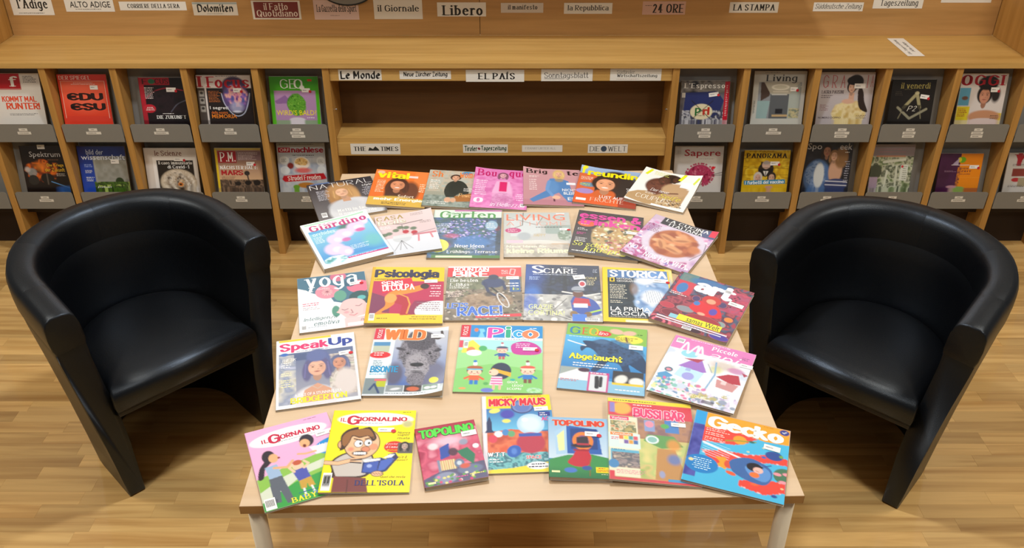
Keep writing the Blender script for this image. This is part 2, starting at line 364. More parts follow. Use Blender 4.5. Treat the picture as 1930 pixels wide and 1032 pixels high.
    def pad(s, h):
        """the part of the sheet hidden in the pocket: stretch the artwork over the visible share only"""
        f = s.h/h; ny = int(round(s.ny/f)); s.img = np.concatenate([s.img, np.repeat(s.img[:, -1:], ny-s.ny, 1)], 1); s.ny = ny; s.h = h
        s.X, s.Y = np.meshgrid(np.linspace(0, 1, s.nx+1), np.linspace(0, 1, ny+1), indexing='ij')
        s.V = [v*np.array([1, f]) for v in s.V]; s.st = [(x, y*f, w, hh*f, d, r) for x, y, w, hh, d, r in s.st]; return s
    def curve(s, P, k=6): return [tuple(p) for p in crom(P, k)]
MAGZ = .00014
def sheet(A, name, mat, parent, zf, spine=0, lift=.0004):
    """front sheet: grid of printed colour + lettering faces, bent by zf(x, y) in metres; spine = strip folded down at the left"""
    nx, ny = A.nx, A.ny; w, h = A.w, A.h
    X = A.X*w-w/2; Y = h/2-A.Y*h; Zg = zf(X, Y)+lift
    G = np.stack([X, Y, Zg], -1).reshape(-1, 3); col = A.img.reshape(-1, 3)
    ii = np.arange((nx+1)*(ny+1)).reshape(nx+1, ny+1)
    Q = np.stack([ii[:-1, :-1], ii[:-1, 1:], ii[1:, 1:], ii[1:, :-1]], -1).reshape(-1, 4)
    n0 = len(G); verts = [G]; cols = [col]; quads = [Q]
    if spine > 0:
        e = G[ii[0]].copy(); e2 = e.copy(); e[:, 0] -= .0006; e[:, 2] -= .0012; e2[:, 0] -= .0007; e2[:, 2] -= spine
        verts += [e, e2]; cc = col[ii[0]]*.92; cols += [cc, cc]; k = ny+1; a = ii[0]; b = n0+np.arange(k); c_ = b+k
        quads += [np.stack([a[1:], a[:-1], b[:-1], b[1:]], -1), np.stack([b[1:], b[:-1], c_[:-1], c_[1:]], -1)]; n0 += 2*k
    tris = np.zeros((0, 3), int)
    if A.V:
        V = np.concatenate(A.V); T = np.concatenate(A.T); Kc = np.concatenate(A.K); Zl = np.concatenate(A.Z)
        V = np.clip(V, .002, .998); x = V[:, 0]*w-w/2; y = h/2-V[:, 1]*h
        verts.append(np.stack([x, y, zf(x, y)+lift+Zl*MAGZ], -1)); cols.append(Kc); tris = T+n0
        P = verts[-1]; a, b, c = P[T[:, 0]], P[T[:, 1]], P[T[:, 2]]
        cr = (b[:, 0]-a[:, 0])*(c[:, 1]-a[:, 1])-(b[:, 1]-a[:, 1])*(c[:, 0]-a[:, 0]); tris[cr < 0] = tris[cr < 0][:, ::-1]
    verts = np.concatenate(verts); cols = np.concatenate(cols); quads = np.concatenate(quads)
    me = bpy.data.meshes.new(name); me.vertices.add(len(verts)); me.vertices.foreach_set('co', verts.astype(np.float32).ravel())
    nl = quads.size+tris.size; me.loops.add(nl); me.loops.foreach_set('vertex_index', np.concatenate([quads.ravel(), tris.ravel()]).astype(np.int32))
    npoly = len(quads)+len(tris); me.polygons.add(npoly)
    ls = np.concatenate([np.arange(len(quads))*4, quads.size+np.arange(len(tris))*3]).astype(np.int32)
    me.polygons.foreach_set('loop_start', ls)
    me.update(calc_edges=True); me.validate(verbose=False)
    at = me.color_attributes.new('ink', 'FLOAT_COLOR', 'POINT')
    c4 = np.ones((len(me.vertices), 4), np.float32); c4[:, :3] = cols[:len(c4)]; at.data.foreach_set('color', c4.ravel())
    me.shade_smooth() if hasattr(me, 'shade_smooth') else None
    return fin(me, name, mat, parent)
def zbend(w, h, t, curl):
    """curl: list of (corner 'tl tr bl br' or side 'l r t b', height, reach)"""
    def zf(x, y):
        z = np.full_like(np.asarray(x, float), t); u = np.asarray(x)/w+.5; v = np.asarray(y)/h+.5
        for k, hh, rc in curl:
            d = {'l': u, 'r': 1-u, 'b': v, 't': 1-v, 'bl': (u+v)/1.0, 'br': (1-u+v), 'tl': (u+1-v), 'tr': (2-u-v), 'm': np.abs(u-.5)*2}[k]
            z = z+hh*np.clip(1-d/rc, 0, 1)**2
        return z
    return zf
def pageblock(w, h, t, zf, parent, mat='paper', name='pages', inset=.001, z0=0):
    bm = bmesh.new(); n = 14; w2, h2 = w/2-inset, h/2-inset
    per = [(-w2+2*w2*i/n, -h2) for i in range(n)]+[(w2, -h2+2*h2*i/n) for i in range(n)]+[(w2-2*w2*i/n, h2) for i in range(n)]+[(-w2, h2-2*h2*i/n) for i in range(n)]
    P = np.array(per); zt = zf(P[:, 0], P[:, 1])
    lo = [bm.verts.new((x, y, z0+max(0, (zt[i]-t)*.35))) for i, (x, y) in enumerate(per)]; hi = [bm.verts.new((x, y, zt[i]-.0001)) for i, (x, y) in enumerate(per)]
    k = len(per)
    for i in range(k): bm.faces.new((lo[i], lo[(i+1) % k], hi[(i+1) % k], hi[i]))
    bm.faces.new(lo[::-1])
    return obj(name, bm, mat, parent)
# ------------------------------------------------------------------ covers: each returns an Art for a sheet of w x h metres
WH = 'f4f3f0'
def a_natural(w, h):
    A = Art(w, h, '3c3c44'); A.g('26262e', '6a686a'); A.g('5a7fb8', '3c3c44', 0, .04, .05, .35)
    A.e(.47, .36, .27, .33, 'b58a5a', 1, .25); A.e(.62, .5, .12, .3, 'c79b66', 1, .4); A.e(.34, .5, .12, .28, 'a87c4c', 1, .4)
    A.e(.58, .86, .42, .36, 'd4d6da', 1, .12); A.e(.45, .72, .28, .2, 'c6c9ce', .9, .3); A.r(.44, .44, .56, .6, 'c99a7a')
    A.face(.47, .33, .115, 'e8b796', 'b98d5c', 1.0, 0)
    A.t('NATURAL', .03, .04, .97, .17, WH, 't'); A.t('style', .8, .2, .96, .27, WH, 'i')
    A.gk(.1, .22, .3, .5, 8, 'c8c8d0'); A.gk(.76, .28, .97, .52, 7, 'c8c8d0', 'r')
    A.t('Metti in tavola', .3, .79, .86, .86, WH, 'R'); A.t('il nuovo verde', .3, .88, .86, .95, WH, 'R'); A.bar(.06, .82, .08, .12); return A
def a_vital(w, h):
    A = Art(w, h, 'e8742c'); A.g('ef7d33', 'e06a24'); A.r(.72, .0, 1, .5, 'ee8a48', .7)
    A.e(.45, .62, .22, .5, '4a2c20', 1, .2); A.e(.68, .6, .2, .34, '6a3c28', 1, .3); A.r(0, .78, 1, 1, 'd8b24a'); A.e(.45, .92, .5, .2, 'd9b048', 1, .2)
    A.face(.45, .42, .155, 'd99068', '4a2a1e', 1.0); A.e(.45, .497, .042, .012, 'f4efe8')
    A.e(.1, .08, .07, .05, 'f4c9a8', .8); A.t('vital', .06, .06, .62, .24, 'f7ea1c', 'h'); A.q(.62, .14, .78, .2, 'f3d7cf', 1)
    A.gk(.08, .3, .24, .66, 9, 'fbe3c4'); A.gk(.84, .35, .96, .6, 5, 'fbe3c4'); A.t('Sofort', .5, .69, .78, .77, 'f8e9d0', 's'); A.t('mehr Energie!', .1, .79, .97, .88, 'fffbe8', 'h')
    A.gk(.25, .9, .7, .97, 2, '3a3024'); return A
def a_women(w, h):
    A = Art(w, h, '9fb2a0'); A.g('c9b9a6', '7f8f80'); A.n(0, 0, 1, .6, ['9aa79a', 'c8b7a0', 'a9bdb8'], 9, 3, .7); A.r(0, .72, 1, 1, '66756c'); A.n(0, .7, 1, 1, ['5f6f66', '8e9c92', 'a8b4ac'], 16, 8, .8)
    A.e(.72, .06, .1, .05, '3a8fc0'); A.p(A.curve([(.4, .75), (.35, .6), (.37, .42), (.45, .31), (.6, .28), (.72, .36), (.8, .55), (.78, .75), (.68, .72), (.62, .6), (.56, .74)], 4), '22302c'); A.e(.55, .5, .13, .22, '1c2a27', 1, .2)
    A.p([(.55, .72), (.95, .58), (.99, .82), (.6, .86)], 'a66a34'); A.e(.44, .82, .06, .07, 'd8a888'); A.e(.54, .82, .05, .06, 'd8a888')
    A.face(.52, .2, .085, 'dba585', '3a2620', .9); A.t('Sh', .06, .03, .28, .2, 'ee7a2c', 'r'); A.t('women', .58, .05, .98, .19, 'ee7a2c', 'r')
    A.gk(.06, .28, .26, .55, 6, 'f4f2ec'); A.gk(.7, .48, .95, .58, 3, 'f4f2ec'); A.t('Power', .62, .63, .9, .73, 'f0c080', 'i'); A.gk(.08, .86, .6, .95, 2, 'e8eae4'); return A
def a_pink(w, h):
    A = Art(w, h, 'd976b4'); A.g('dc7db8', 'e07cc0'); A.n(0, .1, 1, 1, ['d56fb0', 'ea9ccf', 'c963a2'], 7, 4, .6)
    A.e(.55, .62, .2, .36, 'e3a2cd', 1, .15); A.p([(.42, .32), (.66, .32), (.72, .62), (.36, .62)], 'e8b0d6'); A.r(.48, .33, .62, .58, 'd81b6a'); A.e(.56, .85, .23, .2, 'c978ad', 1, .2)
    A.n(.36, .6, .76, .95, ['c06ea2', 'e4a8d2'], 26, 9, .7, 1); A.face(.53, .16, .075, 'dca3b0', '7b4a62', 1.2)
    A.t('Bou', .04, .03, .42, .2, 'c2186c', 'R'); A.t('que', .64, .05, .97, .23, 'c2186c', 'R')
    A.gk(.05, .3, .28, .7, 8, 'fae2f2'); A.t('90', .05, .76, .22, .88, 'fdeaf6', 'R'); A.t('in Bellezza', .35, .86, .9, .95, 'fdeaf6', 'i'); A.bar(.88, .86, .08, .08); A.gk(.76, .62, .95, .8, 4, 'fae2f2', 'r'); return A
def a_blue_suit(w, h):
    A = Art(w, h, 'c48f96'); A.g('cb9a9f', 'bf8a92'); A.r(0, .86, 1, 1, 'b97f8c'); A.r(.5, .8, .53, .9, '5a2a3c')
    A.p([(.46, .28), (.62, .26), (.78, .34), (.82, .6), (.95, .9), (.74, .9), (.6, .66), (.42, .78), (.16, .93), (.1, .86), (.38, .62)], '4f83bb')
    A.e(.5, .5, .13, .22, '5c90c6', 1, .4); A.l([(.45, .35), (.4, .58), (.5, .76)], .06, '6a9ad0'); A.e(.55, .79, .07, .05, 'e6b79c')
    A.e(.62, .17, .12, .17, 'd9b36e', 1, .25); A.face(.62, .14, .07, 'e6b294', 'dcb878', 1.0); A.e(.62, .32, .09, .06, '9c8f7c', 1, .4)
    A.t('Brig', .04, .03, .42, .17, '1d1518', 'R'); A.t('te', .76, .05, .97, .17, '1d1518', 'R'); A.gk(.1, .2, .28, .26, 2, 'f6ece8'); A.gk(.1, .3, .26, .62, 6, 'eddada')
    A.t('NICHT', .66, .55, .9, .62, WH, 'b'); A.t('BLEIBT', .68, .64, .92, .71, WH, 'b'); A.t('ES', .74, .78, .85, .86, WH, 'b'); A.q(.74, .38, .9, .44, 'eef1f6'); return A
def a_orange_smile(w, h):
    A = Art(w, h, '4b4f52'); A.g('9fb8dc', '8fa8c8', 0, .2); A.e(.6, .45, .36, .42, '2c2725', 1, .12); A.r(0, .2, .3, .75, 'd8683a'); A.p([(0, .7), (.4, .68), (.7, .78), (.75, 1), (0, 1)], 'e2602a')
    A.p([(.7, .75), (1, .7), (1, 1), (.72, 1)], 'a23a22'); A.e(.15, .68, .14, .07, 'a98cc8'); A.e(.18, .5, .14, .06, '6b8fa8')
    A.e(.47, .72, .2, .16, 'd2652f', 1, .2); A.face(.46, .44, .19, 'e8a47c', '33241f', .9); A.e(.46, .537, .055, .016, 'f6efe6')
    A.t('f', .02, .0, .12, .2, 'f4e80c', 'F'); A.t('reundin', .13, .07, .98, .24, 'f4e80c', 'h'); A.gk(.04, .28, .26, .38, 3, 'fbe9d6'); A.gk(.05, .47, .24, .54, 2, 'd7e34a'); A.gk(.78, .48, .97, .6, 3, WH, 'r'); A.gk(.8, .64, .95, .7, 2, 'c8e040', 'r')
    A.t('LUST AUF', .4, .75, .78, .82, WH, 'b'); A.t('FRUCHTE', .26, .83, .8, .92, 'f6d8c0', 'f'); A.q(.04, .87, .2, .93, 'f4f4f4'); return A
def a_couple(w, h):
    A = Art(w, h, 'f6f5ee'); A.p([(0, .82), (.12, .7), (.98, .36), (.9, .92), (.35, 1), (0, .95)], 'b9976a'); A.r(.9, .0, 1, 1, 'f6f5f0')
    A.e(.4, .44, .25, .25, '5e3528', 1, .15); A.n(.2, .3, .62, .7, ['5a3026', '7d4c3a', '4a2820'], 20, 5, .8, 1); A.e(.68, .48, .24, .22, 'c2a078', 1, .2); A.e(.52, .17, .17, .13, '2b1d16', 1, .12)
    A.face(.42, .26, .085, '5b3a2a', '4a2c20', .9); A.face(.6, .17, .075, '4a3022', '1c1410', .9); A.l([(.3, .52), (.55, .62), (.75, .55)], .04, '6f4434'); A.sc(.5, .78, .92, .94, 60, .02, ['2c241c', 'c9b28a', '3a3026', 'e8dcc0'], 12)
    A.q(.08, .02, .13, .2, 'e6ef1a', 1, -14); A.q(.66, .0, .72, .18, 'e6ef1a', 1, -14); A.q(.92, .06, .96, .24, 'd9e84a', 1, -14); A.gk(.2, .05, .5, .16, 4, 'd8e060'); A.q(.72, .2, .92, .36, 'f8fafc', 1)
    A.t('Der neue', .3, .54, .62, .62, WH, 'i'); A.t('Seife', .5, .64, .86, .76, 'e2d64a', 'i'); A.t('COUPLES', .14, .76, .72, .88, 'f7efe0', 'f'); A.gk(.25, .66, .46, .72, 2, WH); A.q(.45, .95, .72, .99, 'ffffff'); return A
def a_orchid(w, h):
    A = Art(w, h, 'f2f4f2'); A.r(.05, .19, .97, .9, '5aa8d8'); A.g('86c8dc', '3f8fd0', .25, .85, .05, .95); A.e(.62, .25, .2, .1, '3f6e58', .9, .5); A.e(.85, .65, .2, .2, '6cc0b8', .7, .6)
    for x, y, r, s_ in ((.28, .66, .17, .15), (.36, .46, .14, .12), (.52, .38, .16, .12), (.72, .3, .15, .13), (.86, .2, .1, .1), (.4, .75, .12, .12)):
        A.e(x, y, r, s_, 'e9ccec', .95, .3); A.e(x+.03, y+.02, r*.5, s_*.5, 'f6e9f8', .8, .5)
    A.e(.5, .52, .08, .05, 'd262a8', .9, .4); A.e(.76, .38, .09, .05, 'd04a98', .9, .4); A.n(.04, .78, .38, .97, ['9fd8dc', 'eef6f2', '6fb8c8', '4c8f78'], 12, 4, 1, 1)
    A.r(.05, .02, .95, .05, 'a9d8b8'); A.t('il mio', .3, .06, .5, .11, 'd070a8', 'i'); A.t('Giardino', .09, .07, .94, .2, 'bf2a78', 'R'); A.t('orchidea', .09, .23, .42, .31, 'dff2f4', 's'); A.gk(.08, .33, .24, .48, 5, 'e2f4f8'); A.gk(.5, .66, .8, .76, 4, 'dff0f4'); A.r(.38, .88, .97, .91, 'c02c7c'); A.gk(.4, .87, .92, .93, 2, 'f6d6ea'); return A
def a_casa(w, h):
    A = Art(w, h, 'dfc9c8'); A.g('e2cfcd', 'd8bfc2', 0, .62); A.g('dcdfe6', 'cfd4dc', .6, 1); A.l([(.2, .22), (.45, .28), (.8, .24)], .02, '5a4a48'); A.l([(.44, .3), (.44, .5)], .012, '4a4444')
    for x, y in ((.4, .36), (.5, .38), (.62, .42), (.32, .42), (.12, .5), (.2, .48)): A.e(x, y, .07, .05, '4d6e50', .9, .4)
    for x, y in ((.48, .48), (.62, .52)): A.e(x, y, .06, .05, 'b83040', 1, .2)
    A.e(.4, .63, .17, .1, 'c8ccd0', 1, .15); A.r(.25, .55, .56, .62, 'd5d8da')
    for x in (.24, .33, .44, .54): A.l([(.38, .68), (x, .9)], .008, '4a4a50')
    A.r(.58, .56, .98, .59, 'c26a7a'); A.l([(.68, .6), (.66, .74)], .03, 'd27c88'); A.l([(.88, .58), (.9, .7)], .03, 'd27c88'); A.l([(.6, .56), (.98, .5)], .012, '6a5060')
    A.t('CASA', .03, .03, .5, .13, 'b39a55', 'r'); A.t('facile', .03, .13, .52, .25, 'f3ede0', 'b', 0, 'b39a55', .005); A.gk(.62, .03, .9, .1, 3, 'a08c8c'); A.gk(.06, .29, .26, .36, 2, WH); A.gk(.75, .26, .95, .32, 2, '8a7474'); return A
def a_garden(w, h):
    A = Art(w, h, '4a6a8c'); A.n(0, .16, 1, 1, ['2f4a5c', '4a6c9c', '3c5f50'], 5, 4, 1); A.sc(0, .2, 1, .95, 120, .03, ['2c5048', '5a80b4', '3c6c5c', '24404c', '7098c4'], 12); A.sc(.12, .2, .95, .66, 260, .022, ['8a80d0', 'c3b4ee', '4f7a60', 'a090e0', '5a80b0', 'd8ccf4', '3f6850'], 6, 1); A.e(.3, .56, .14, .06, 'c0486a', .7, .5); A.e(.95, .4, .05, .07, 'c23a50', .7, .4); A.e(.22, .75, .1, .1, 'b8488a', .6, .6)
    A.e(.6, .68, .28, .14, '3f7ec0', .8, .3); A.r(.93, .2, 1, .95, '24343c', .7); A.r(0, .0, 1, .17, 'dff0e0'); A.r(.3, 0, 1, .035, 'c878b0'); A.t('mein sch\u00f6ner', .18, .05, .55, .1, '4f9a58', 'i'); A.t('Garten', .09, .03, .93, .19, '4f9a50', 'r')
    A.e(.13, .76, .15, .13, 'e8e860', 1); A.gk(.03, .68, .2, .84, 5, '4a5a30'); A.e(.86, .34, .09, .1, '9cc0d8', .9); A.gk(.79, .28, .93, .4, 4, WH); A.gk(.03, .3, .3, .5, 6, 'dfe8f4')
    A.t('Neue Ideen', .36, .73, .78, .8, WH, 'r'); A.gk(.5, .81, .7, .83, 1, WH); A.t('Fr\u00fchlings-Terrasse', .26, .85, .96, .92, WH, 'r'); A.r(.06, .945, 1, 1, '3f7a28'); A.r(.12, .955, .62, .99, 'd9eec0'); return A
def a_living_home(w, h):
    A = Art(w, h, 'b9bfbc'); A.g('bfc6c4', 'c9c8c0'); A.r(.1, .12, .55, .55, 'cfd6d6'); A.r(.62, .3, 1, .5, '9fb0aa'); A.l([(.3, 0), (.28, .3), (.05, .42)], .012, '5a4a3c'); A.l([(.05, .1), (.5, .3), (.6, .1)], .01, '6a5a4a')
    A.e(.3, .55, .12, .1, 'b0b8bc', 1, .3); A.e(.55, .56, .17, .1, 'c5c6c4', 1, .3); A.e(.5, .72, .4, .09, 'e2e0da', 1, .2); A.r(.05, .66, .95, .8, 'd8d2c8', .6); A.n(.78, .4, 1, .66, ['8fa890', '5c7a5e', 'c4d0c4'], 18, 5, .8, 1)
    A.n(0, .72, 1, 1, ['b8a894', 'c8beb0', '9a9080'], 10, 8, .7); A.l([(.7, .72), (.95, .72), (.95, .88)], .018, 'c8a070'); A.e(.14, .42, .12, .06, 'c23a7a')
    A.t('LIVING', .04, .04, .93, .19, 'ee7f62', 's'); A.t('AT HOME', .04, .22, .95, .31, 'f0967c', 't'); A.gk(.48, .33, .97, .37, 1, '3a3a3a'); A.t('HAPPY', .44, .5, .62, .56, 'd2b860', 'i'); A.gk(.06, .38, .22, .46, 3, 'f6dcea'); A.q(.04, .64, .28, .7, 'efc3d2')
    A.t('Neue Ideen f\u00fcr', .04, .75, .62, .8, 'fdf9e0', 'b'); A.t('kleine R\u00e4ume', .04, .82, .94, .92, 'fdf6c8', 'h'); A.q(.8, .02, .93, .045, 'f0f0ee', 1.3); return A
def a_pizza(w, h):
    A = Art(w, h, '241a1e'); A.e(.66, .55, .4, .42, 'b8a06a', 1, .06); A.n(.27, .14, 1.1, .95, ['c8a868', 'b08850', 'd8c088'], 12, 3, 1, 1); A.sc(.3, .18, 1.05, .92, 150, .032, ['e8e4c8', 'd8d8a0', '4c5c34', '8c3838', 'f0ecdc', '2c3020', 'b8c080', 'c86c6c'], 4, 1); A.sc(.48, .62, .95, .9, 50, .026, ['c8405a', 'e8a0a8', 'a83848', 'f0d8d8'], 9, 1)
    A.t('essen &', .03, .03, .97, .19, 'e0249c', 'h'); A.t('trinken', .04, .19, .97, .33, 'e0249c', 'h'); A.e(.16, .31, .13, .07, 'ee5a22'); A.gk(.08, .26, .24, .35, 3, 'f8d0b0'); A.gk(.05, .42, .22, .48, 2, WH); A.gk(.05, .52, .2, .58, 2, 'e0249c'); A.gk(.05, .64, .26, .74, 3, WH)
    A.t('So sch\u00f6n', .03, .73, .56, .83, 'e6e83a', 'i'); A.t('knusprig', .2, .83, .84, .95, 'e6e83a', 'i'); A.gk(.04, .92, .5, .97, 1, WH); return A
def a_cucina(w, h):
    A = Art(w, h, 'c9b2c8'); A.n(0, .1, 1, 1, ['c080a4', 'dcc4dc', 'b890bc'], 4, 6, 1); A.sc(0, .15, 1, 1, 160, .035, ['b0508c', 'e8d4ec', 'd890bc', '9080c4', 'f4e8f4', 'c86c98'], 3); A.sc(0, .62, .35, 1, 40, .04, ['a03a70', 'e8c0dc', 'b85a90'], 8); A.e(.55, .5, .47, .4, 'd9cfe0', .9, .06); A.l([(.95, .3), (1, .5), (.9, .72)], .012, '7a6a80')
    A.e(.55, .5, .36, .32, 'b4683c', 1, .1); A.sc(.24, .24, .88, .76, 60, .09, ['c87a48', 'e0a070', '9c4a28', 'd88c58', 'b86438', 'e8b488'], 5, 1, .9, .5)
    for x, y, r in ((.42, .42, 20), (.62, .38, -30), (.58, .62, 10), (.4, .58, 60)): A.e(x, y, .16, .07, 'd89a66', .9, .35, r); A.e(x, y+.02, .14, .03, '8f4424', .6, .5, r)
    A.r(.16, .0, 1, .17, '26262c'); A.r(.78, .02, 1, .17, '5a6a9c', .6); A.r(.9, 0, 1, .13, 'e0304a'); A.t('LA CUCINA', .2, .02, .88, .085, WH, 'r'); A.t('ITALIANA', .28, .1, .82, .16, WH, 'r'); A.gk(.03, .22, .3, .4, 6, '7a2a5a')
    A.t('NO', .02, .77, .16, .86, 'fdf4fa', 'r'); A.t('NOSTRA VITA', .3, .84, .95, .94, 'fdf4fa', 'r'); A.t('LA', .2, .74, .3, .82, 'fdf4fa', 'r'); A.gk(.3, .95, .7, .98, 1, 'f4e4f0'); return A
def a_yoga(w, h):
    A = Art(w, h, 'e6edf0'); A.r(0, 0, 1, .3, '3f6f88'); A.p([(0, 0), (1, 0), (1, .62), (.8, .62), (.5, .52), (.45, .4), (.25, .34), (0, .2)], '3a6c84'); A.p([(0, .2), (.12, .25), (.25, .36), (.42, .42), (.48, .6), (.6, .72), (1, .7), (1, 1), (0, 1)], 'eef3f5')
    A.e(.42, .32, .17, .13, 'e58a9c'); A.e(.42, .33, .09, .07, 'f4b8bc', 1, .3); A.e(.6, .05, .12, .09, 'c86a86'); A.e(.88, .28, .17, .12, 'd9708a'); A.e(.6, .42, .09, .1, '5a9a84'); A.e(.88, .5, .16, .13, '1f4c50'); A.e(.76, .2, .09, .07, '2c5a74'); A.e(.52, .7, .06, .1, '4a8c78'); A.e(.9, .5, .06, .04, '58b0b0')
    for i in range(14): A.l([(.42, .32), (.42+.1*math.cos(i*.45), .32+.1*A.ar*math.sin(i*.45))], .006, '8a2a4a')
    A.p(A.curve([(.55, .7), (.62, .55), (.75, .5), (.9, .54), (.96, .66), (.92, .8), (.8, .84), (.72, .9), (.72, 1.02), (.62, 1.02), (.66, .88), (.6, .78), (.52, .72)]), 'f3bdbb'); A.r(.62, .84, 1, 1, 'f0c4c4'); A.e(.66, .74, .05, .03, 'e8949c', .8, .5)
    A.l([(.6, .68), (.64, .7), (.69, .68)], .012, '3a4a58'); A.l([(.8, .64), (.85, .65), (.89, .62)], .012, '3a4a58'); A.l([(.73, .7), (.75, .76), (.72, .765)], .01, '5a3a48'); A.l([(.7, .79), (.76, .81), (.81, .78)], .012, 'b84860')
    A.t('yoga', .1, .03, .9, .3, 'f2f6f8', 'r'); A.t('JOURNAL', .27, .24, .47, .27, 'f2f6f8', 'm'); A.t('Intelligenza', .06, .76, .53, .83, '3f6a70', 'i'); A.t('emotiva', .2, .84, .55, .91, '3f6a70', 'i'); A.gk(.06, .49, .36, .56, 2, 'd8486a'); A.gk(.06, .57, .3, .63, 2, 'b8a0a8'); A.gk(.12, .92, .5, .94, 1, '8090a0'); A.bar(.03, .88, .07, .1); A.q(.66, .93, 1, .98, 'fdf6f8'); A.t('Pratic', .84, .88, .99, .92, '5a5a6a', 'i'); return A
def a_psico(w, h):
    A = Art(w, h, 'f0c414'); A.r(.04, .27, 1, .86, '8f2a50'); A.p([(.04, .27), (1, .27), (1, .62), (.62, .62), (.5, .86), (.3, .86), (.3, .6), (.04, .5)], 'b82450'); A.p([(.04, .48), (.24, .56), (.3, .8), (.1, .86), (.04, .86)], '7a2c52'); A.e(.93, .8, .3, .18, 'eef0f0'); A.r(0, .86, 1, 1, 'f0c82a'); A.e(.3, .9, .35, .06, 'f0c82a'); A.r(0, .0, .04, 1, 'd9a80c')
    A.p([(.12, .27), (.55, .2), (.6, .38), (.18, .5)], 'd21f3c')
    A.p(A.curve([(.62, .36), (.72, .33), (.78, .36), (.68, .44), (.5, .5), (.34, .54), (.36, .66), (.3, .74), (.2, .82), (.28, .84), (.12, .86), (.16, .8), (.24, .7), (.22, .56), (.3, .46), (.45, .42)]), 'e68a2c'); A.e(.74, .36, .06, .05, '3a2424'); A.p([(.34, .54), (.5, .52), (.56, .66), (.52, .84), (.6, .86), (.44, .87), (.46, .7), (.36, .66)], 'b02030'); A.l([(.4, .5), (.52, .56), (.56, .68), (.53, .84)], .02, 'f0a040'); A.e(.3, .58, .08, .08, 'e8a050')
    A.t('Psicologia', .04, .05, .93, .24, '1c1c44', 'F'); A.t('contemporanea', .05, .22, .4, .26, '4a3a2a', 'b'); A.t('SENSI', .15, .27, .44, .36, WH, 'h', 7); A.t('DI COLPA', .17, .33, .6, .44, WH, 'h', 7); A.gk(.76, .33, .96, .42, 2, 'f6d8dc', 'r'); A.gk(.78, .44, .96, .56, 3, 'f6d8dc', 'r'); A.gk(.62, .64, .96, .8, 5, '8a6a74', 'r'); A.bar(.05, .84, .07, .12); A.gk(.15, .91, .3, .94, 1, '6a5010'); A.gk(.5, .88, .92, .95, 2, '9a7a20', 'r'); return A
def a_bike(w, h):
    A = Art(w, h, '8d8678'); A.n(0, .2, 1, 1, ['6b6050', '8a7c6a', '7a745c'], 5, 21, 1); A.sc(0, .22, 1, 1, 330, .022, ['4a4238', 'a89c8c', '5b4c3c', 'c8beb0', '7c8a68', '3a342c', 'd8cec0'], 21, 0, .85, .25); A.n(.2, .5, .9, .8, ['8a6a50', 'b89a7c', '6a4e3c'], 9, 3, .7, 1); A.n(0, .2, .5, .45, ['46603c', '7c8a64', '5a6a4c'], 14, 2, .6)
    A.r(.0, .03, 1, .21, 'd9202c'); A.r(.56, .03, 1, .21, 'dc4a48'); A.l([(.86, .06), (.84, .16), (.9, .18), (.92, .07), (.86, .06)], .012, 'f0d8d8'); A.r(0, 0, 1, .03, 'efe8e4')
    A.e(.62, .33, .17, .1, '2c3c68', 1, .15); A.e(.62, .22, .07, .05, '2a3450'); A.l([(.5, .32), (.56, .5), (.64, .56)], .045, '27345c'); A.l([(.74, .3), (.78, .45)], .04, '27345c'); A.l([(.6, .42), (.78, .62)], .03, '1a1c22')
    for k in range(20):
        a = k*PI/10; b = (k+1)*PI/10; A.l([(.75+.07*math.cos(a)+.03*math.sin(a), .65+.12*math.sin(a)+.05*math.cos(a)), (.75+.07*math.cos(b)+.03*math.sin(b), .65+.12*math.sin(b)+.05*math.cos(b))], .014, 'e4e4e4')
    A.e(.75, .65, .02, .02, '9a9a9a'); A.e(.56, .54, .07, .06, '2a2a2e', .8, .5)
    A.t('MOUNTAIN', .08, .03, .56, .1, WH, 'h'); A.t('BIKE', .07, .1, .56, .215, WH, 'h'); A.gk(.7, .08, .82, .17, 4, 'fbe8e4', 'r'); A.t('Die besten', .04, .25, .42, .31, WH, 'r'); A.t('E-Bikes', .04, .33, .3, .38, WH, 'r'); A.gk(.04, .38, .34, .44, 2, WH); A.gk(.03, .48, .24, .6, 4, 'f0d8d0'); A.q(.84, .27, .98, .5, '2f5f9c'); A.gk(.78, .32, .97, .42, 2, WH, 'r'); A.t('b', .88, .42, .96, .47, 'd8e23a', 'm')
    A.t("LET'S", .03, .7, .3, .8, '2c6ad0', 'h', 0, 'e8f0fa', .004); A.t('RACE!', .16, .76, .74, .92, '2c6ad0', 'h', 3, 'e8f0fa', .006); A.q(.4, .9, .98, .95, 'd83040', 1, 3); A.gk(.42, .9, .96, .95, 1, WH); return A
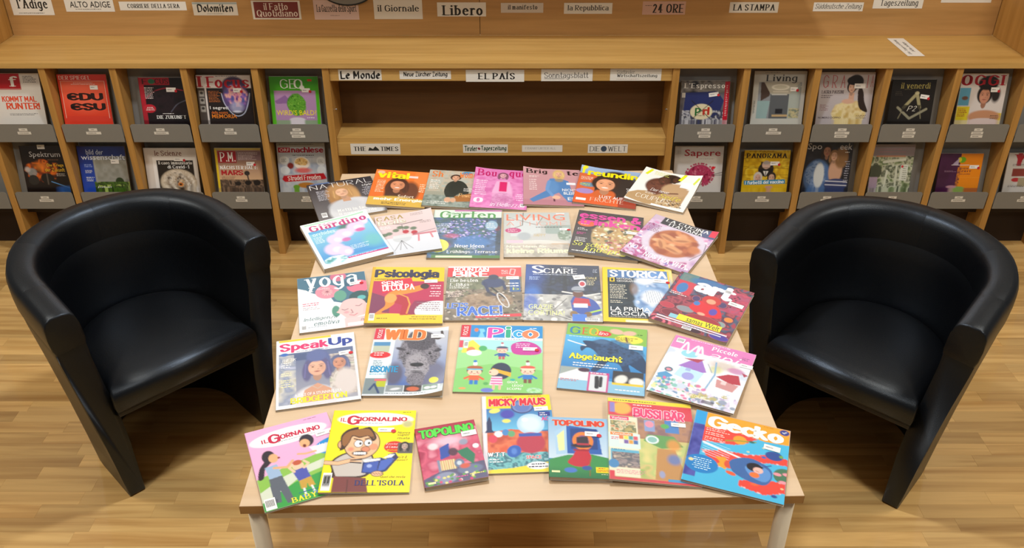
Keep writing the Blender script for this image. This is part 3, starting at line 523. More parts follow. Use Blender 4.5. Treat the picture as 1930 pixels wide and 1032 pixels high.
def a_ski(w, h):
    A = Art(w, h, '23304c'); A.n(0, .15, 1, .55, ['1c2844', '2c3a5a', '16202e', '3a4a60'], 7, 4, 1); A.e(.05, .2, .3, .4, '2a5ab8', .7, .8); A.e(.1, .6, .16, .25, '3a78d0', .8, .5); A.n(0, .55, 1, 1, ['b0b0ac', 'c8c8c4', '9c9c9a'], 5, 9, 1); A.sc(0, .56, 1, 1, 110, .035, ['dcdcd8', '8c8c8c', 'a8a8a4', 'eceae6', '6c6c6c'], 9); A.e(.08, .7, .14, .2, '2a60c0', .8, .5); A.r(.5, .08, .56, .5, '101820', .7)
    A.l([(.5, .5), (.8, .56), (.98, .52)], .03, 'e8e6e0'); A.l([(.3, .92), (.55, .62)], .012, '5a5a5a'); A.l([(.1, .8), (.5, .94), (.6, .98)], .012, '4a4a4a')
    A.p(A.curve([(.6, .66), (.66, .56), (.78, .58), (.92, .66), (.99, .84), (.86, .9), (.72, .88), (.62, .82)]), '2c50a8'); A.p([(.66, .6), (.84, .62), (.86, .74), (.62, .72)], 'c02838'); A.r(.64, .7, .82, .77, 'e8e8ec'); A.l([(.82, .86), (.99, .8)], .03, 'b8e040'); A.e(.7, .53, .07, .07, '6b4030'); A.e(.7, .45, .085, .055, '9aa2b0'); A.l([(.63, .48), (.77, .48)], .02, '2a3038'); A.e(.64, .88, .05, .05, '8a6a3a'); A.e(.82, .88, .05, .04, '7a5a34'); A.r(.62, .88, .8, 1, '3a7ad8')
    A.e(.76, .35, .05, .06, 'e8e8f0'); A.e(.76, .35, .035, .04, 'c83a4a'); A.t('S', .08, .02, .25, .17, WH, 'R', 0); A.t('CIARE', .24, .07, .7, .165, WH, 'r'); A.gk(.1, .18, .7, .2, 1, 'd8e0f0'); A.gk(.48, .04, .66, .06, 1, WH); A.gk(.9, .07, .97, .14, 3, 'c8d0e0', 'r'); A.gk(.05, .23, .2, .3, 3, 'c8e0ff'); A.t('SPECIALE', .72, .22, .96, .26, 'e8d890', 's'); A.gk(.82, .27, .94, .38, 4, 'e4d8a8')
    A.t('GRAZIE', .06, .73, .37, .81, 'e6ea9c', 's'); A.t('CORTINA!', .06, .83, .52, .91, 'e6ea9c', 's'); A.bar(.78, .94, .18, .045); return A
def a_storica(w, h):
    A = Art(w, h, 'f2cc1c'); A.r(.9, 0, 1, 1, 'f4ecc8', .4); A.r(.07, .045, .95, .93, '1c242c'); A.n(.07, .045, .95, .93, ['14202c', '2a3a44', '1c2830'], 6, 3, 1); A.e(.72, .4, .33, .42, '7aa0cc', 1, .3)
    A.n(.4, .12, .98, .9, ['5c84b8', '9cbce0', '7aa0cc'], 4, 14, .95, 1); A.sc(.45, .3, .93, .85, 60, .05, ['8cb0dc', 'c8d8ee', '5c80b4', 'e4ecf6'], 3, 1, .6, .6); A.e(.6, .24, .17, .1, 'eef2f6', 1, .5); A.e(.7, .55, .2, .16, 'f0f2f4', .9, .4); A.e(.44, .4, .08, .15, '8a6a4c', .7, .5); A.r(.93, .045, .95, .93, 'f2cc1c'); A.r(.07, .045, .93, .2, '5f92d4', .6)
    for k in range(7): A.l([(.6+.03*k, .44), (.62+.035*k, .64)], .006, '5a7a9c')
    A.t('STORICA', .1, .05, .92, .19, WH, 'h'); A.q(.1, .2, .17, .28, 'f2cc1c', 1); A.q(.117, .215, .153, .265, '1c242c', 1.6); A.t('NATIONAL', .2, .2, .42, .235, WH, 's'); A.t('GEOGRAPHIC', .2, .245, .5, .28, WH, 's'); A.gk(.1, .33, .36, .6, 9, 'e8e0c8'); A.gk(.1, .62, .3, .68, 2, 'e8e0c8')
    A.t('LA PRIMA', .1, .74, .64, .81, WH, 'b'); A.t('CROCIATA', .1, .82, .74, .89, WH, 'b'); A.gk(.1, .9, .7, .92, 1, 'e8e0c8'); A.r(.3, .96, 1, 1, 'f6f0dc', .8); return A
def a_art(w, h):
    A = Art(w, h, '8c3044'); A.n(0, 0, 1, 1, ['7a2c44', 'b04a58', '5c2438', '3c5a78', 'a83848'], 9, 5, 1); A.r(.04, .0, .26, .16, '5a8c88', .8); A.r(.04, .16, .28, .42, 'cc3c4c'); A.e(.14, .3, .07, .1, '3a78b8'); A.e(.45, .1, .3, .1, '2d74ac', .9, .3); A.r(.68, .1, 1, .5, 'd0486c', .6)
    for i in range(26):
        r = random.Random(i); x = .72+.26*r.random(); y = .02+.4*r.random(); A.e(x, y, .014, .01, '2a1424')
    for cx, cy, rx, ry, c in ((.38, .42, .05, .05, '4a3a6a'), (.72, .4, .055, .05, '4a3a6a'), (.1, .68, .09, .05, 'b83a4c'), (.33, .66, .11, .05, '8a9098'), (.88, .62, .05, .04, 'e08a30'), (.82, .74, .06, .05, '8aa0a0'), (.72, .62, .05, .04, '7c98a4'), (.6, .78, .22, .1, 'a02c38'), (.88, .95, .12, .05, '4a3c9c'), (.2, .8, .12, .06, '7a2838'), (.55, .97, .12, .04, '3c1c2c')):
        A.e(cx, cy, rx+.018, ry+.012, '2c1420'); A.e(cx, cy, rx+.009, ry+.006, 'c8606c'); A.e(cx, cy, rx, ry, c)
    for k in range(4): A.e(.12, .98, .16-.035*k, .1-.022*k, ('d86a7c', '5c1c34')[k % 2])
    A.p(A.curve([(.36, .6), (.4, .48), (.5, .42), (.64, .44), (.74, .52), (.78, .64), (.6, .68), (.46, .66), (.36, .6)]), 'd8242e'); A.e(.57, .38, .12, .09, 'c83430'); A.e(.57, .4, .06, .045, 'e0a080'); A.e(.66, .57, .05, .06, '5a4ab0'); A.e(.54, .66, .05, .025, 'dca88c'); A.e(.42, .5, .04, .04, '3c7ac0')
    A.t('art', .28, .04, .8, .3, 'f3f6f8', 'F', -3); A.gk(.03, .4, .26, .46, 2, WH); A.q(.3, .77, .86, .87, 'e8e02c', 1); A.t('samas Welt', .42, .775, .84, .86, '3a3a2c', 's'); A.q(.2, .8, .34, .87, '8cc8d8', .8); A.q(.06, .885, .96, .905, 'e8e0e4', 1); A.q(.06, .925, .9, .94, 'd8d8e4', 1); A.gk(.3, .91, .86, .95, 1, 'e8dce8'); A.bar(.42, .95, .12, .04); return A
def a_speak(w, h):
    A = Art(w, h, 'eef0f4'); A.r(.03, 0, .98, .035, 'f0c81c'); A.r(.7, 0, 1, .05, 'e6edf8'); A.r(.03, .22, .97, .955, 'a8acb8'); A.g('5c6c90', 'a4a4b0', .22, .95, .03, .97); A.n(.65, .3, .97, .9, ['cfc4ba', 'a89c94', 'e0d8ce', '94a07c'], 12, 6, .9); A.n(.03, .25, .24, .95, ['b8b49c', 'd8d4c8', '8c98b0', 'c8cce0'], 7, 3, .8)
    A.e(.52, .38, .17, .2, '5a6696', 1, .15); A.r(.22, .24, .38, .34, '4c5c84'); A.face(.78, .44, .1, 'c98e74', '5c6488', 1.0); A.e(.84, .72, .17, .22, 'd6ccc8', 1, .3); A.e(.47, .93, .3, .22, 'dcdade', 1, .2); A.p([(.3, .95), (.34, .78), (.5, .7), (.66, .8), (.68, .95)], 'd29c80')
    A.face(.5, .47, .135, 'e0ac92', '5c5a84', 1.0); A.e(.5, .3, .14, .1, '5f6c9e', 1, .25); A.l([(.44, .74), (.5, .78), (.56, .74)], .01, 'c8b8a8')
    A.t('Speak', .04, .06, .66, .21, 'd8286c', 'h'); A.t('Up', .66, .05, .97, .2, '1f3c98', 'h'); A.gk(.25, .19, .8, .215, 1, '8a94b0'); A.e(.1, .23, .05, .025, '3a6ab8'); A.t('THE UK', .07, .3, .25, .34, WH, 'i'); A.gk(.06, .35, .24, .44, 3, WH); A.gk(.06, .5, .22, .56, 2, 'f4ecc0'); A.gk(.06, .6, .22, .72, 4, 'f0e8a8')
    A.t('A TALE OF A STUNNING ERA', .22, .82, .78, .86, WH, 'b'); A.t('BRIDGERTON', .17, .87, .84, .95, 'f4e23c', 'h'); return A
def a_bison(w, h):
    A = Art(w, h, 'dce8ec'); A.r(.3, .1, 1, .86, '5470a4'); A.g('c8ccd4', '4468ac', .05, .86, .3, 1); A.e(.78, .72, .3, .26, '6c6c84', .9, .3); A.e(.36, .7, .14, .2, '57546a', .9, .4)
    A.n(.34, .1, .94, .66, ['33313a', '6c6972', '8c8892', '4a4650'], 46, 8, 1, 1); A.n(.43, .03, .84, .36, ['2c2a32', '5c5862', '3c3a44'], 60, 4, 1, 1); A.n(.47, .36, .79, .8, ['6c6a72', 'a8a4ac', '8a868e'], 50, 3, .95, 1); A.n(.52, .66, .76, .88, ['4c4a54', '8c8892', '3a3842'], 60, 5, .95, 1)
    A.e(.39, .33, .09, .026, '3a3842', 1, .4, 22); A.e(.88, .35, .07, .026, '3a3842', 1, .4, -25); A.l(A.curve([(.47, .17), (.38, .19), (.33, .14), (.33, .08)]), .035, '4a4040'); A.l(A.curve([(.8, .15), (.87, .17), (.92, .12), (.91, .06)]), .035, '4a4040')
    A.e(.49, .4, .024, .015, '100e14', 1, .3); A.e(.78, .4, .024, .015, '100e14', 1, .3); A.e(.63, .565, .1, .034, '22262e', 1, .2); A.e(.59, .575, .025, .012, '0c0c10'); A.e(.68, .575, .025, .012, '0c0c10'); A.l([(.55, .632), (.63, .64), (.71, .63)], .012, 'b4b8c0', .8); A.e(.63, .67, .09, .03, '3c3a42', .6, .5); A.e(.6, .47, .06, .08, 'a4a0a8', .5, .8)
    A.r(.02, .22, .24, .38, 'b8c0a8'); A.r(.02, .22, .24, .28, '4a8ab8'); A.e(.13, .42, .14, .05, 'd8242c'); A.r(.0, .0, .14, .18, 'd0243c'); A.t('FOCUS', .03, .03, .09, .16, WH, 'b', 90) if 0 else None
    A.t('FOCUS', -.02, .07, .17, .11, WH, 'b', 88); A.t('WILD', .14, .02, .7, .19, 'ee7420', 'F', -2, 'fbe4c8', .01); A.q(.03, .38, .22, .44, 'd8242c', 1); A.gk(.05, .38, .2, .44, 2, WH); A.gk(.06, .5, .2, .59, 4, '4a7890'); A.t('BISONTE', .04, .585, .4, .68, '1890c4', 'F'); A.gk(.04, .69, .34, .72, 1, '5ab0cc')
    A.r(0, .86, .96, 1, 'dfe8ee'); A.r(.0, .76, .27, .98, '7c8c90'); A.r(.15, .78, .27, .88, 'b8c020'); A.l([(.08, .92), (.13, .84), (.2, .96)], .03, '2c4470'); A.r(.28, .86, .5, .95, '8a9498'); A.e(.4, .91, .08, .02, 'd8dce0', 1, .4, -12); A.r(.51, .86, .73, .95, '3c3430'); A.e(.62, .91, .09, .035, 'c8623c', 1, .25); A.r(.74, .85, .93, .94, '7c9484'); A.e(.8, .9, .04, .02, 'e8e8e4'); A.e(.88, .9, .04, .02, 'e8e8e4'); A.gk(.28, .96, .9, .98, 1, '5a6a74'); A.e(.87, .79, .06, .045, 'e6e040'); A.q(.12, .77, .27, .8, 'd86a70', 1.2); return A
def a_pico(w, h):
    A = Art(w, h, '9fd89c'); A.r(0, 0, 1, .21, '1c8cd0'); A.r(0, 0, .12, .2, 'd02438'); A.r(.0, .2, 1, .24, 'e8f4f4'); A.r(0, .24, 1, .42, 'a8e0e0'); A.p([(0, .4), (.3, .37), (.7, .44), (1, .42), (1, 1), (0, 1)], '9cd890'); A.p([(0, .68), (.4, .6), (1, .68), (1, 1), (0, 1)], '88cc74')
    A.p([(.06, .3), (.16, .24), (.26, .34), (.26, .44), (.04, .44)], 'f0dc50'); A.e(.15, .4, .05, .05, 'e8864c'); A.e(.29, .37, .05, .04, '4cae68'); A.e(.19, .44, .09, .045, 'e8f4fa'); A.r(.0, .25, .05, .36, 'd8485c'); A.p([(.22, .06), (.28, .06), (.3, .1), (.27, .12), (.3, .2), (.22, .2), (.24, .12)], '7cc8f0'); A.e(.19, .08, .025, .03, 'e07848')
    A.p(A.curve([(.62, .34), (.66, .28), (.78, .25), (.9, .28), (.98, .36), (.96, .44), (.8, .46), (.66, .44), (.62, .34)]), 'c43c9c'); A.e(.1, .95, .04, .015, 'e8a060'); A.e(.38, .97, .07, .03, '6c7cd0'); A.e(.36, .88, .03, .02, '58a858'); A.e(.66, .82, .03, .015, '30b0a8')
    def kid(x, y, k, hat, band, shirt, leg, hair='5a3a2c'):
        R = A.ar; A.e(x, y-k*1.9*R, k*.3, k*.5*R, 'f4f6f8'); A.e(x-k*.05, y-k*2.5*R, k*.28, k*.28*R, leg)
        A.e(x, y-k*.35*R, k*1.15, k*1.0*R, hair); A.e(x, y, k, k*.85*R, 'fbcfb4'); A.e(x, y-k*.95*R, k*1.15, k*.5*R, hat); A.r(x-k*1.1, y-k*.75*R, x+k*1.1, y-k*.45*R, band)
        A.e(x-k*.4, y, k*.1, k*.14*R, '2a2020'); A.e(x+k*.4, y, k*.1, k*.14*R, '2a2020'); A.e(x-k*.55, y+k*.3*R, k*.2, k*.15*R, 'f08c8c', .8); A.e(x+k*.55, y+k*.3*R, k*.2, k*.15*R, 'f08c8c', .8); A.l([(x-k*.15, y+k*.4*R), (x+k*.15, y+k*.4*R)], k*.1, 'b83a3a')
        A.p([(x-k*.6, y+k*.8*R), (x+k*.6, y+k*.8*R), (x+k*.8, y+k*1.9*R), (x-k*.8, y+k*1.9*R)], shirt); A.l([(x-k*.6, y+k*1*R), (x-k*1.3, y+k*1.5*R)], k*.4, shirt); A.l([(x+k*.6, y+k*1*R), (x+k*1.3, y+k*1.6*R)], k*.4, shirt)
        A.r(x-k*.6, y+k*1.85*R, x-k*.08, y+k*2.8*R, leg); A.r(x+k*.08, y+k*1.85*R, x+k*.6, y+k*2.8*R, leg)
    kid(.22, .72, .08, 'b06038', '58c0e0', 'e2673c', '2478c8'); kid(.52, .4, .06, '3c5470', 'f0a0a0', '2c5ca8', 'c05060'); kid(.83, .7, .075, 'e05848', 'f6e4c8', '2c7cc8', '7c5040', '8a5a34')
    A.e(.52, .7, .12, .12, '2f3a52'); A.p([(.42, .66), (.64, .72), (.64, .78), (.42, .7)], 'e8b030'); A.e(.44, .72, .055, .045, 'fbcfb4'); A.e(.4, .72, .01, .008, '2a2020'); A.p([(.42, .78), (.54, .78), (.55, .9), (.4, .9)], 'f4d8e8')
    for k in range(3): A.r(.415, .8+k*.035, .545, .815+k*.035, 'e04898')
    A.l([(.45, .9), (.45, .95)], .03, 'e8b8a0'); A.l([(.52, .9), (.52, .95)], .03, 'e8b8a0'); A.n(.82, .92, 1, 1, ['58b0a0', 'c8ecd0', '88cc74'], 22, 4, .7, 1)
    A.t('FOCUS', -.03, .075, .15, .12, WH, 'b', 88); A.t('P', .33, .04, .52, .21, 'e04cae', 'h', 0, 'ffffff', .012); A.t('i', .55, .02, .61, .2, '20a884', 'h', 0, 'ffffff', .012); A.t('c', .64, .08, .76, .2, '2ca8dc', 'h', 0, 'ffffff', .012); A.t('o', .75, .07, .95, .21, 'f08458', 'h', 0, 'ffffff', .012); A.gk(.84, .03, .96, .06, 1, WH); A.gk(.42, .215, .98, .235, 1, '6a94a8')
    A.gk(.68, .28, .92, .36, 3, 'fbe4f4'); A.bar(.06, .26, .05, .11); A.t('GIOCA', .6, .84, .72, .87, WH, 'b'); A.t('LEGGI', .66, .885, .78, .915, WH, 'b'); A.t('SCOPRI', .6, .93, .76, .96, WH, 'b'); return A
def a_elephant(w, h):
    A = Art(w, h, '2c88cc'); A.g('58b4e4', '1f70b8', .18, .8); A.r(0, 0, 1, .19, '84b848'); A.r(.8, .0, 1, .28, '84b848'); A.e(.62, .08, .1, .05, 'e0b49c', 1, .3, 10); A.e(.78, .09, .1, .045, 'e0b49c', 1, .3, -8); A.e(.78, .19, .17, .065, 'f0e04c'); A.l([(.74, .16), (.76, .23)], .02, '6a3430')
    A.p(A.curve([(.22, .27), (.34, .26), (.46, .22), (.6, .26), (.74, .33), (.9, .38), (1.0, .52), (1.0, .68), (.9, .64), (.8, .58), (.82, .68), (.74, .68), (.68, .58), (.56, .56), (.5, .64), (.42, .72), (.36, .7), (.42, .6), (.44, .5), (.36, .4), (.28, .37), (.22, .43), (.2, .36), (.26, .34), (.22, .27)]), '1f3c60'); A.n(.36, .22, .98, .6, ['1c3450', '3a5f8c', '24405f'], 16, 4, .7, 1); A.e(.45, .26, .12, .05, '4a7098', .8, .5); A.l([(.04, .28), (.14, .31), (.26, .34)], .018, 'f0f0e8')
    A.t('G', .04, .05, .17, .17, '2c7ab0', 'r'); A.t('E', .19, .055, .27, .165, 'd84a2c', 'r'); A.t('O', .28, .05, .4, .17, 'e8b82c', 'r'); A.e(.46, .13, .1, .045, 'd8242c'); A.t('lino', .4, .1, .52, .155, WH, 'i'); A.gk(.62, .16, .92, .22, 3, '5a5020'); A.gk(.88, .09, .98, .12, 1, '3c5a20'); A.gk(.04, .2, .5, .22, 1, 'd8f0c0')
    A.t('Abgetaucht', .08, .47, .72, .58, 'f2ec3c', 'h', 0, '1c3c68', .004); A.gk(.14, .6, .78, .67, 2, WH); A.r(0, .84, 1, 1, '8cc0dc'); A.r(.0, .68, .34, .86, '9ca8a4'); A.p([(0, .8), (.2, .7), (.34, .74), (.34, .86), (0, .86)], 'e4e8ea'); A.e(.28, .71, .07, .03, '4a2c44'); A.r(.34, .73, .58, 1, 'c83080'); A.r(.36, .76, .56, .99, 'd4dae0'); A.l([(.44, .8), (.45, .94)], .05, '2a2c34'); A.l([(.49, .8), (.49, .92)], .04, '2a2c34'); A.r(.62, .68, .98, .87, '38383c'); A.e(.72, .8, .08, .08, 'dfe0dc', 1, .3, 30); A.e(.9, .82, .1, .07, 'e6e6e2', 1, .3); A.r(.62, .85, .98, .88, 'e8c430'); A.gk(.36, .73, .56, .76, 1, WH); A.gk(.02, .85, .28, .89, 2, 'd84c50'); A.gk(.66, .93, .96, .97, 1, WH); return A
def a_mani(w, h):
    A = Art(w, h, 'e4e8f0'); A.n(0, .2, 1, 1, ['eef0f6', 'dde4ee', 'f2f0f6', 'c8d4e6'], 6, 4, 1); A.r(0, 0, 1, .22, 'd878b8'); A.p([(0, .1), (0, 0), (1, 0), (1, .2), (.5, .2), (.3, .12)], 'd872b4'); A.e(.7, .33, .25, .1, 'c8b8a8', .8, .6); A.e(.26, .27, .1, .06, '8cd0e0'); A.e(.63, .42, .1, .08, 'c8c86a', .7, .5); A.e(.85, .36, .12, .06, 'c070a8', .8, .4)
    A.p([(.2, .5), (.3, .38), (.44, .33), (.54, .5), (.5, .52)], '9a68c0'); A.p([(.22, .36), (.3, .34), (.46, .3), (.4, .38)], 'a82848'); A.p([(.24, .5), (.52, .52), (.48, .7), (.2, .66)], 'b8dcee'); A.e(.36, .63, .07, .06, '9c9cdc'); A.r(.3, .5, .36, .55, '9ab0dc')
    A.p([(.66, .52), (.78, .44), (.9, .42), (.96, .56), (.84, .58)], 'b01c34'); A.p([(.68, .56), (.94, .58), (.9, .7), (.7, .68)], 'c88c8c'); A.r(.74, .56, .8, .62, 'e0c8c8'); A.p([(.92, .36), (1, .38), (.96, .42)], 'a82848'); A.l([(.6, .3), (.64, .5), (.6, .78)], .02, '7ca8cc'); A.l([(.52, .36), (.6, .48)], .01, '8090a8')
    A.e(.12, .6, .05, .04, '3c6c80'); A.e(.12, .6, .03, .02, 'e08898'); A.p([(.02, .7), (.1, .64), (.2, .68), (.08, .86)], '4a94c4'); A.sc(0, .74, .62, 1, 120, .03, ['d86a9c', '7cc0b4', 'f4eef4', '5c90b8', 'f0d0dc', '68a888', 'e8e09c'], 7); A.sc(.5, .8, 1, 1, 70, .04, ['b8a8d0', 'eceaf4', '8a98b0', 'b8b070', 'd8d0e8'], 9); A.r(.62, .92, .76, .97, '2c2830', .7)
    A.l(A.curve([(.14, .22), (.18, .08), (.22, .2), (.24, .26), (.32, .1), (.34, .26), (.36, .1), (.42, .26)]), .022, 'f6f4fa'); A.t('ani', .48, .13, .86, .27, 'f6f4fa', 'c', -3); A.t('Piccole', .48, .05, .8, .12, 'f8f4fa', 'R', -2); A.gk(.2, .01, .9, .035, 1, 'f4e0f0'); A.gk(.86, .1, .96, .16, 3, '8a4a78'); A.bar(.04, .04, .1, .08); A.gk(.46, .8, .62, .84, 1, WH); A.t('COLORARE', .44, .88, .66, .92, 'f4eca8', 'b'); A.gk(.64, .76, .92, .84, 3, 'f4f0f8'); return A
def a_gpink(w, h):
    A = Art(w, h, 'eeb0d8'); A.e(.48, .17, .46, .105, 'f4f4f2'); A.p([(0, .62), (.3, .56), (.7, .5), (1, .5), (1, 1), (0, 1)], '8cc050'); A.p([(0, .78), (.3, .66), (.6, .6), (1, .54), (1, .64), (.5, .7), (.2, .84), (0, .9)], 'd4dcc8'); A.p([(0, .9), (.4, .76), (1, .68), (1, 1), (0, 1)], '38a048'); A.e(1.0, .44, .28, .11, '1c90d8')
    # quarrelling couple and a child holding its head
    A.e(.19, .38, .075, .08, '2a2230'); A.p(A.curve([(.14, .42), (.06, .5), (.02, .62), (.08, .62), (.12, .52), (.2, .46)]), '2a2230'); A.e(.24, .41, .055, .055, 'e8b080'); A.e(.3, .42, .015, .012, '8a2a2a'); A.p([(.12, .5), (.26, .49), (.28, .64), (.14, .66)], '9cb8d8'); A.l([(.22, .53), (.36, .56), (.44, .5)], .035, 'e8b080'); A.p([(.13, .65), (.28, .64), (.34, .96), (.26, .97), (.22, .8), (.2, .94), (.12, .93)], '5c6470'); A.l([(.15, .9), (.12, .96)], .03, '444c58')
    A.e(.66, .3, .085, .08, '2a2434'); A.e(.63, .33, .06, .055, 'e8b080'); A.e(.62, .36, .02, .02, '702020'); A.p([(.66, .39), (.9, .4), (1, .5), (.72, .5)], 'e4e8f0'); A.l([(.72, .46), (.6, .46), (.52, .44)], .03, 'e8b080')
    A.e(.48, .58, .065, .055, 'f2c8a8'); A.e(.48, .54, .055, .03, 'c05a3c'); A.p([(.4, .63), (.56, .61), (.58, .75), (.44, .77)], '4c58b0'); A.l([(.42, .64), (.38, .58), (.42, .55)], .03, 'f2c8a8'); A.l([(.54, .62), (.6, .58), (.56, .54)], .03, 'f2c8a8'); A.p([(.44, .76), (.58, .74), (.6, .85), (.53, .86), (.52, .8), (.5, .86), (.44, .86)], 'c8a040'); A.l([(.47, .86), (.47, .92)], .022, 'f0f0f0'); A.l([(.56, .85), (.57, .91)], .022, 'f0f0f0'); A.e(.46, .94, .035, .014, '4a80c8'); A.e(.58, .93, .035, .014, '4a80c8')
    A.t('IL', .16, .15, .24, .2, 'c81c48', 'b'); A.t('G', .24, .11, .38, .23, 'c81c48', 'h'); A.t('IORNALINO', .36, .14, .86, .2, 'c81c48', 'h'); A.gk(.34, .22, .8, .235, 1, '8890a0'); A.gk(.7, .02, .95, .04, 1, 'a87898'); A.t('La mamma', .78, .38, .99, .42, WH, 'i'); A.t('come il', .84, .43, .99, .47, WH, 'i'); A.t('gioco', .86, .48, .99, .52, WH, 'i'); A.gk(.4, .885, .9, .91, 1, '1f5c9c'); A.t('BABY-SITTER', .3, .925, 1.0, .985, 'f2ea3c', 'R'); A.bar(.02, .86, .12, .13); return A
def a_gyellow(w, h):
    A = Art(w, h, 'f6e60c'); A.e(.52, .12, .455, .09, 'f6f6f0'); A.e(.91, .18, .07, .05, 'd8d078', .7); A.e(.91, .18, .05, .035, 'b8b890', .7)
    O = '3a2418'
    A.p(A.curve([(.08, .7), (.1, .62), (.24, .54), (.46, .52), (.56, .62), (.5, .82), (.14, .84), (.1, .74)]), O); A.p(A.curve([(.1, .7), (.12, .63), (.25, .555), (.45, .54), (.54, .62), (.48, .8), (.16, .82)]), 'c8c0b8'); A.p([(.14, .82), (.5, .84), (.54, 1), (.14, 1)], '7a3c38'); A.l([(.3, .86), (.31, 1)], .01, '4c2420')
    A.e(.4, .43, .21, .19, O); A.e(.4, .43, .2, .18, 'eebc92'); A.e(.17, .44, .055, .06, O); A.e(.17, .44, .045, .05, 'e8ae84'); A.p(A.curve([(.16, .46), (.14, .34), (.2, .26), (.32, .22), (.34, .25), (.46, .22), (.52, .28), (.56, .36), (.52, .4), (.46, .34), (.36, .36), (.28, .34), (.25, .42), (.2, .5), (.15, .52)]), O); A.p(A.curve([(.17, .44), (.16, .35), (.22, .28), (.34, .25), (.46, .25), (.52, .32), (.53, .37), (.46, .33), (.36, .345), (.27, .33), (.24, .42), (.2, .47)]), '946234')
    A.e(.36, .43, .055, .05, O); A.e(.36, .43, .047, .043, 'ffffff'); A.e(.47, .42, .05, .045, O); A.e(.47, .42, .042, .038, 'ffffff'); A.e(.38, .43, .015, .016, '1a1410'); A.e(.48, .425, .015, .016, '1a1410'); A.e(.45, .5, .055, .035, O); A.e(.45, .5, .048, .03, 'd88a68'); A.e(.54, .47, .05, .04, 'e09a74'); A.l([(.3, .37), (.38, .39)], .018, '4c2c14'); A.l([(.43, .375), (.52, .35)], .018, '4c2c14'); A.e(.28, .5, .05, .035, 'e07868', .7, .6)
    A.e(.39, .55, .09, .03, O); A.r(.32, .535, .46, .565, 'ffffff'); [A.l([(.34+.03*k, .535), (.34+.03*k, .565)], .005, O) for k in range(4)]
    A.p([(.44, .66), (.48, .62), (.64, .6), (.7, .62), (.72, .56), (.8, .54), (.84, .6), (.72, .76), (.6, .8), (.44, .78)], '22346c'); A.p([(.46, .67), (.62, .64), (.61, .78), (.45, .77)], '3f5cb4'); A.p([(.64, .64), (.76, .6), (.8, .62), (.7, .74), (.62, .77)], '4a68c0'); A.p([(.66, .61), (.74, .56), (.8, .56), (.76, .6)], 'f0f0ec'); A.p([(.44, .63), (.48, .62), (.64, .61), (.63, .635), (.46, .66)], 'f0f0ec'); A.e(.52, .7, .03, .02, 'a0b4e8')
    A.l([(.02, .66), (.16, .67), (.32, .63)], .07, O); A.l([(.02, .66), (.16, .67), (.32, .63)], .056, 'eebc92'); [A.l([(.3, .62+.012*k), (.42, .6+.022*k)], .02, O if k % 2 else 'eebc92') for k in range(4)]; A.e(.62, .79, .07, .035, O); A.e(.62, .79, .062, .028, 'eebc92'); [A.l([(.57+.03*k, .78), (.6+.03*k, .8)], .006, O) for k in range(4)]
    A.e(.78, .47, .12, .07, 'd8281c'); A.r(.82, .42, 1, .55, '5a5654'); A.face(.9, .46, .045, 'b8a094', '2a2422', 1.0)
    A.t('IL', .1, .1, .17, .15, 'c81c3c', 'b'); A.t('G', .18, .07, .33, .19, 'c81c3c', 'h'); A.t('IORNALINO', .33, .09, .9, .145, 'c81c3c', 'h'); A.gk(.34, .165, .74, .18, 1, '5a78b0'); A.gk(.84, .015, .97, .035, 1, '8a8420')
    for i, (s_, y) in enumerate((('Nuova', .28), ('super', .315), ('risata', .35))): A.t(s_, .8, y, .95, y+.025, '4a4430', 'i')
    A.t('Il poster', .68, .425, .82, .45, WH, 'i'); A.t('di Emma', .68, .46, .82, .485, WH, 'i'); A.t('Watson', .7, .5, .82, .52, 'f6d81c', 'i'); A.t("Cos'e il", .79, .58, .94, .61, '6a3c18', 'i'); A.t('corpose?', .77, .62, .95, .645, '6a3c18', 'i'); A.t('Quel che resta', .66, .815, .94, .84, '6a4c14', 'i'); A.t("DELL'ISOLA", .38, .865, .94, .925, '2b2f6c', 'R'); A.bar(.02, .78, .1, .2); A.q(.02, .8, .12, .97, 'f4f4f2', 1.1); A.bar(.03, .8, .08, .14); return A
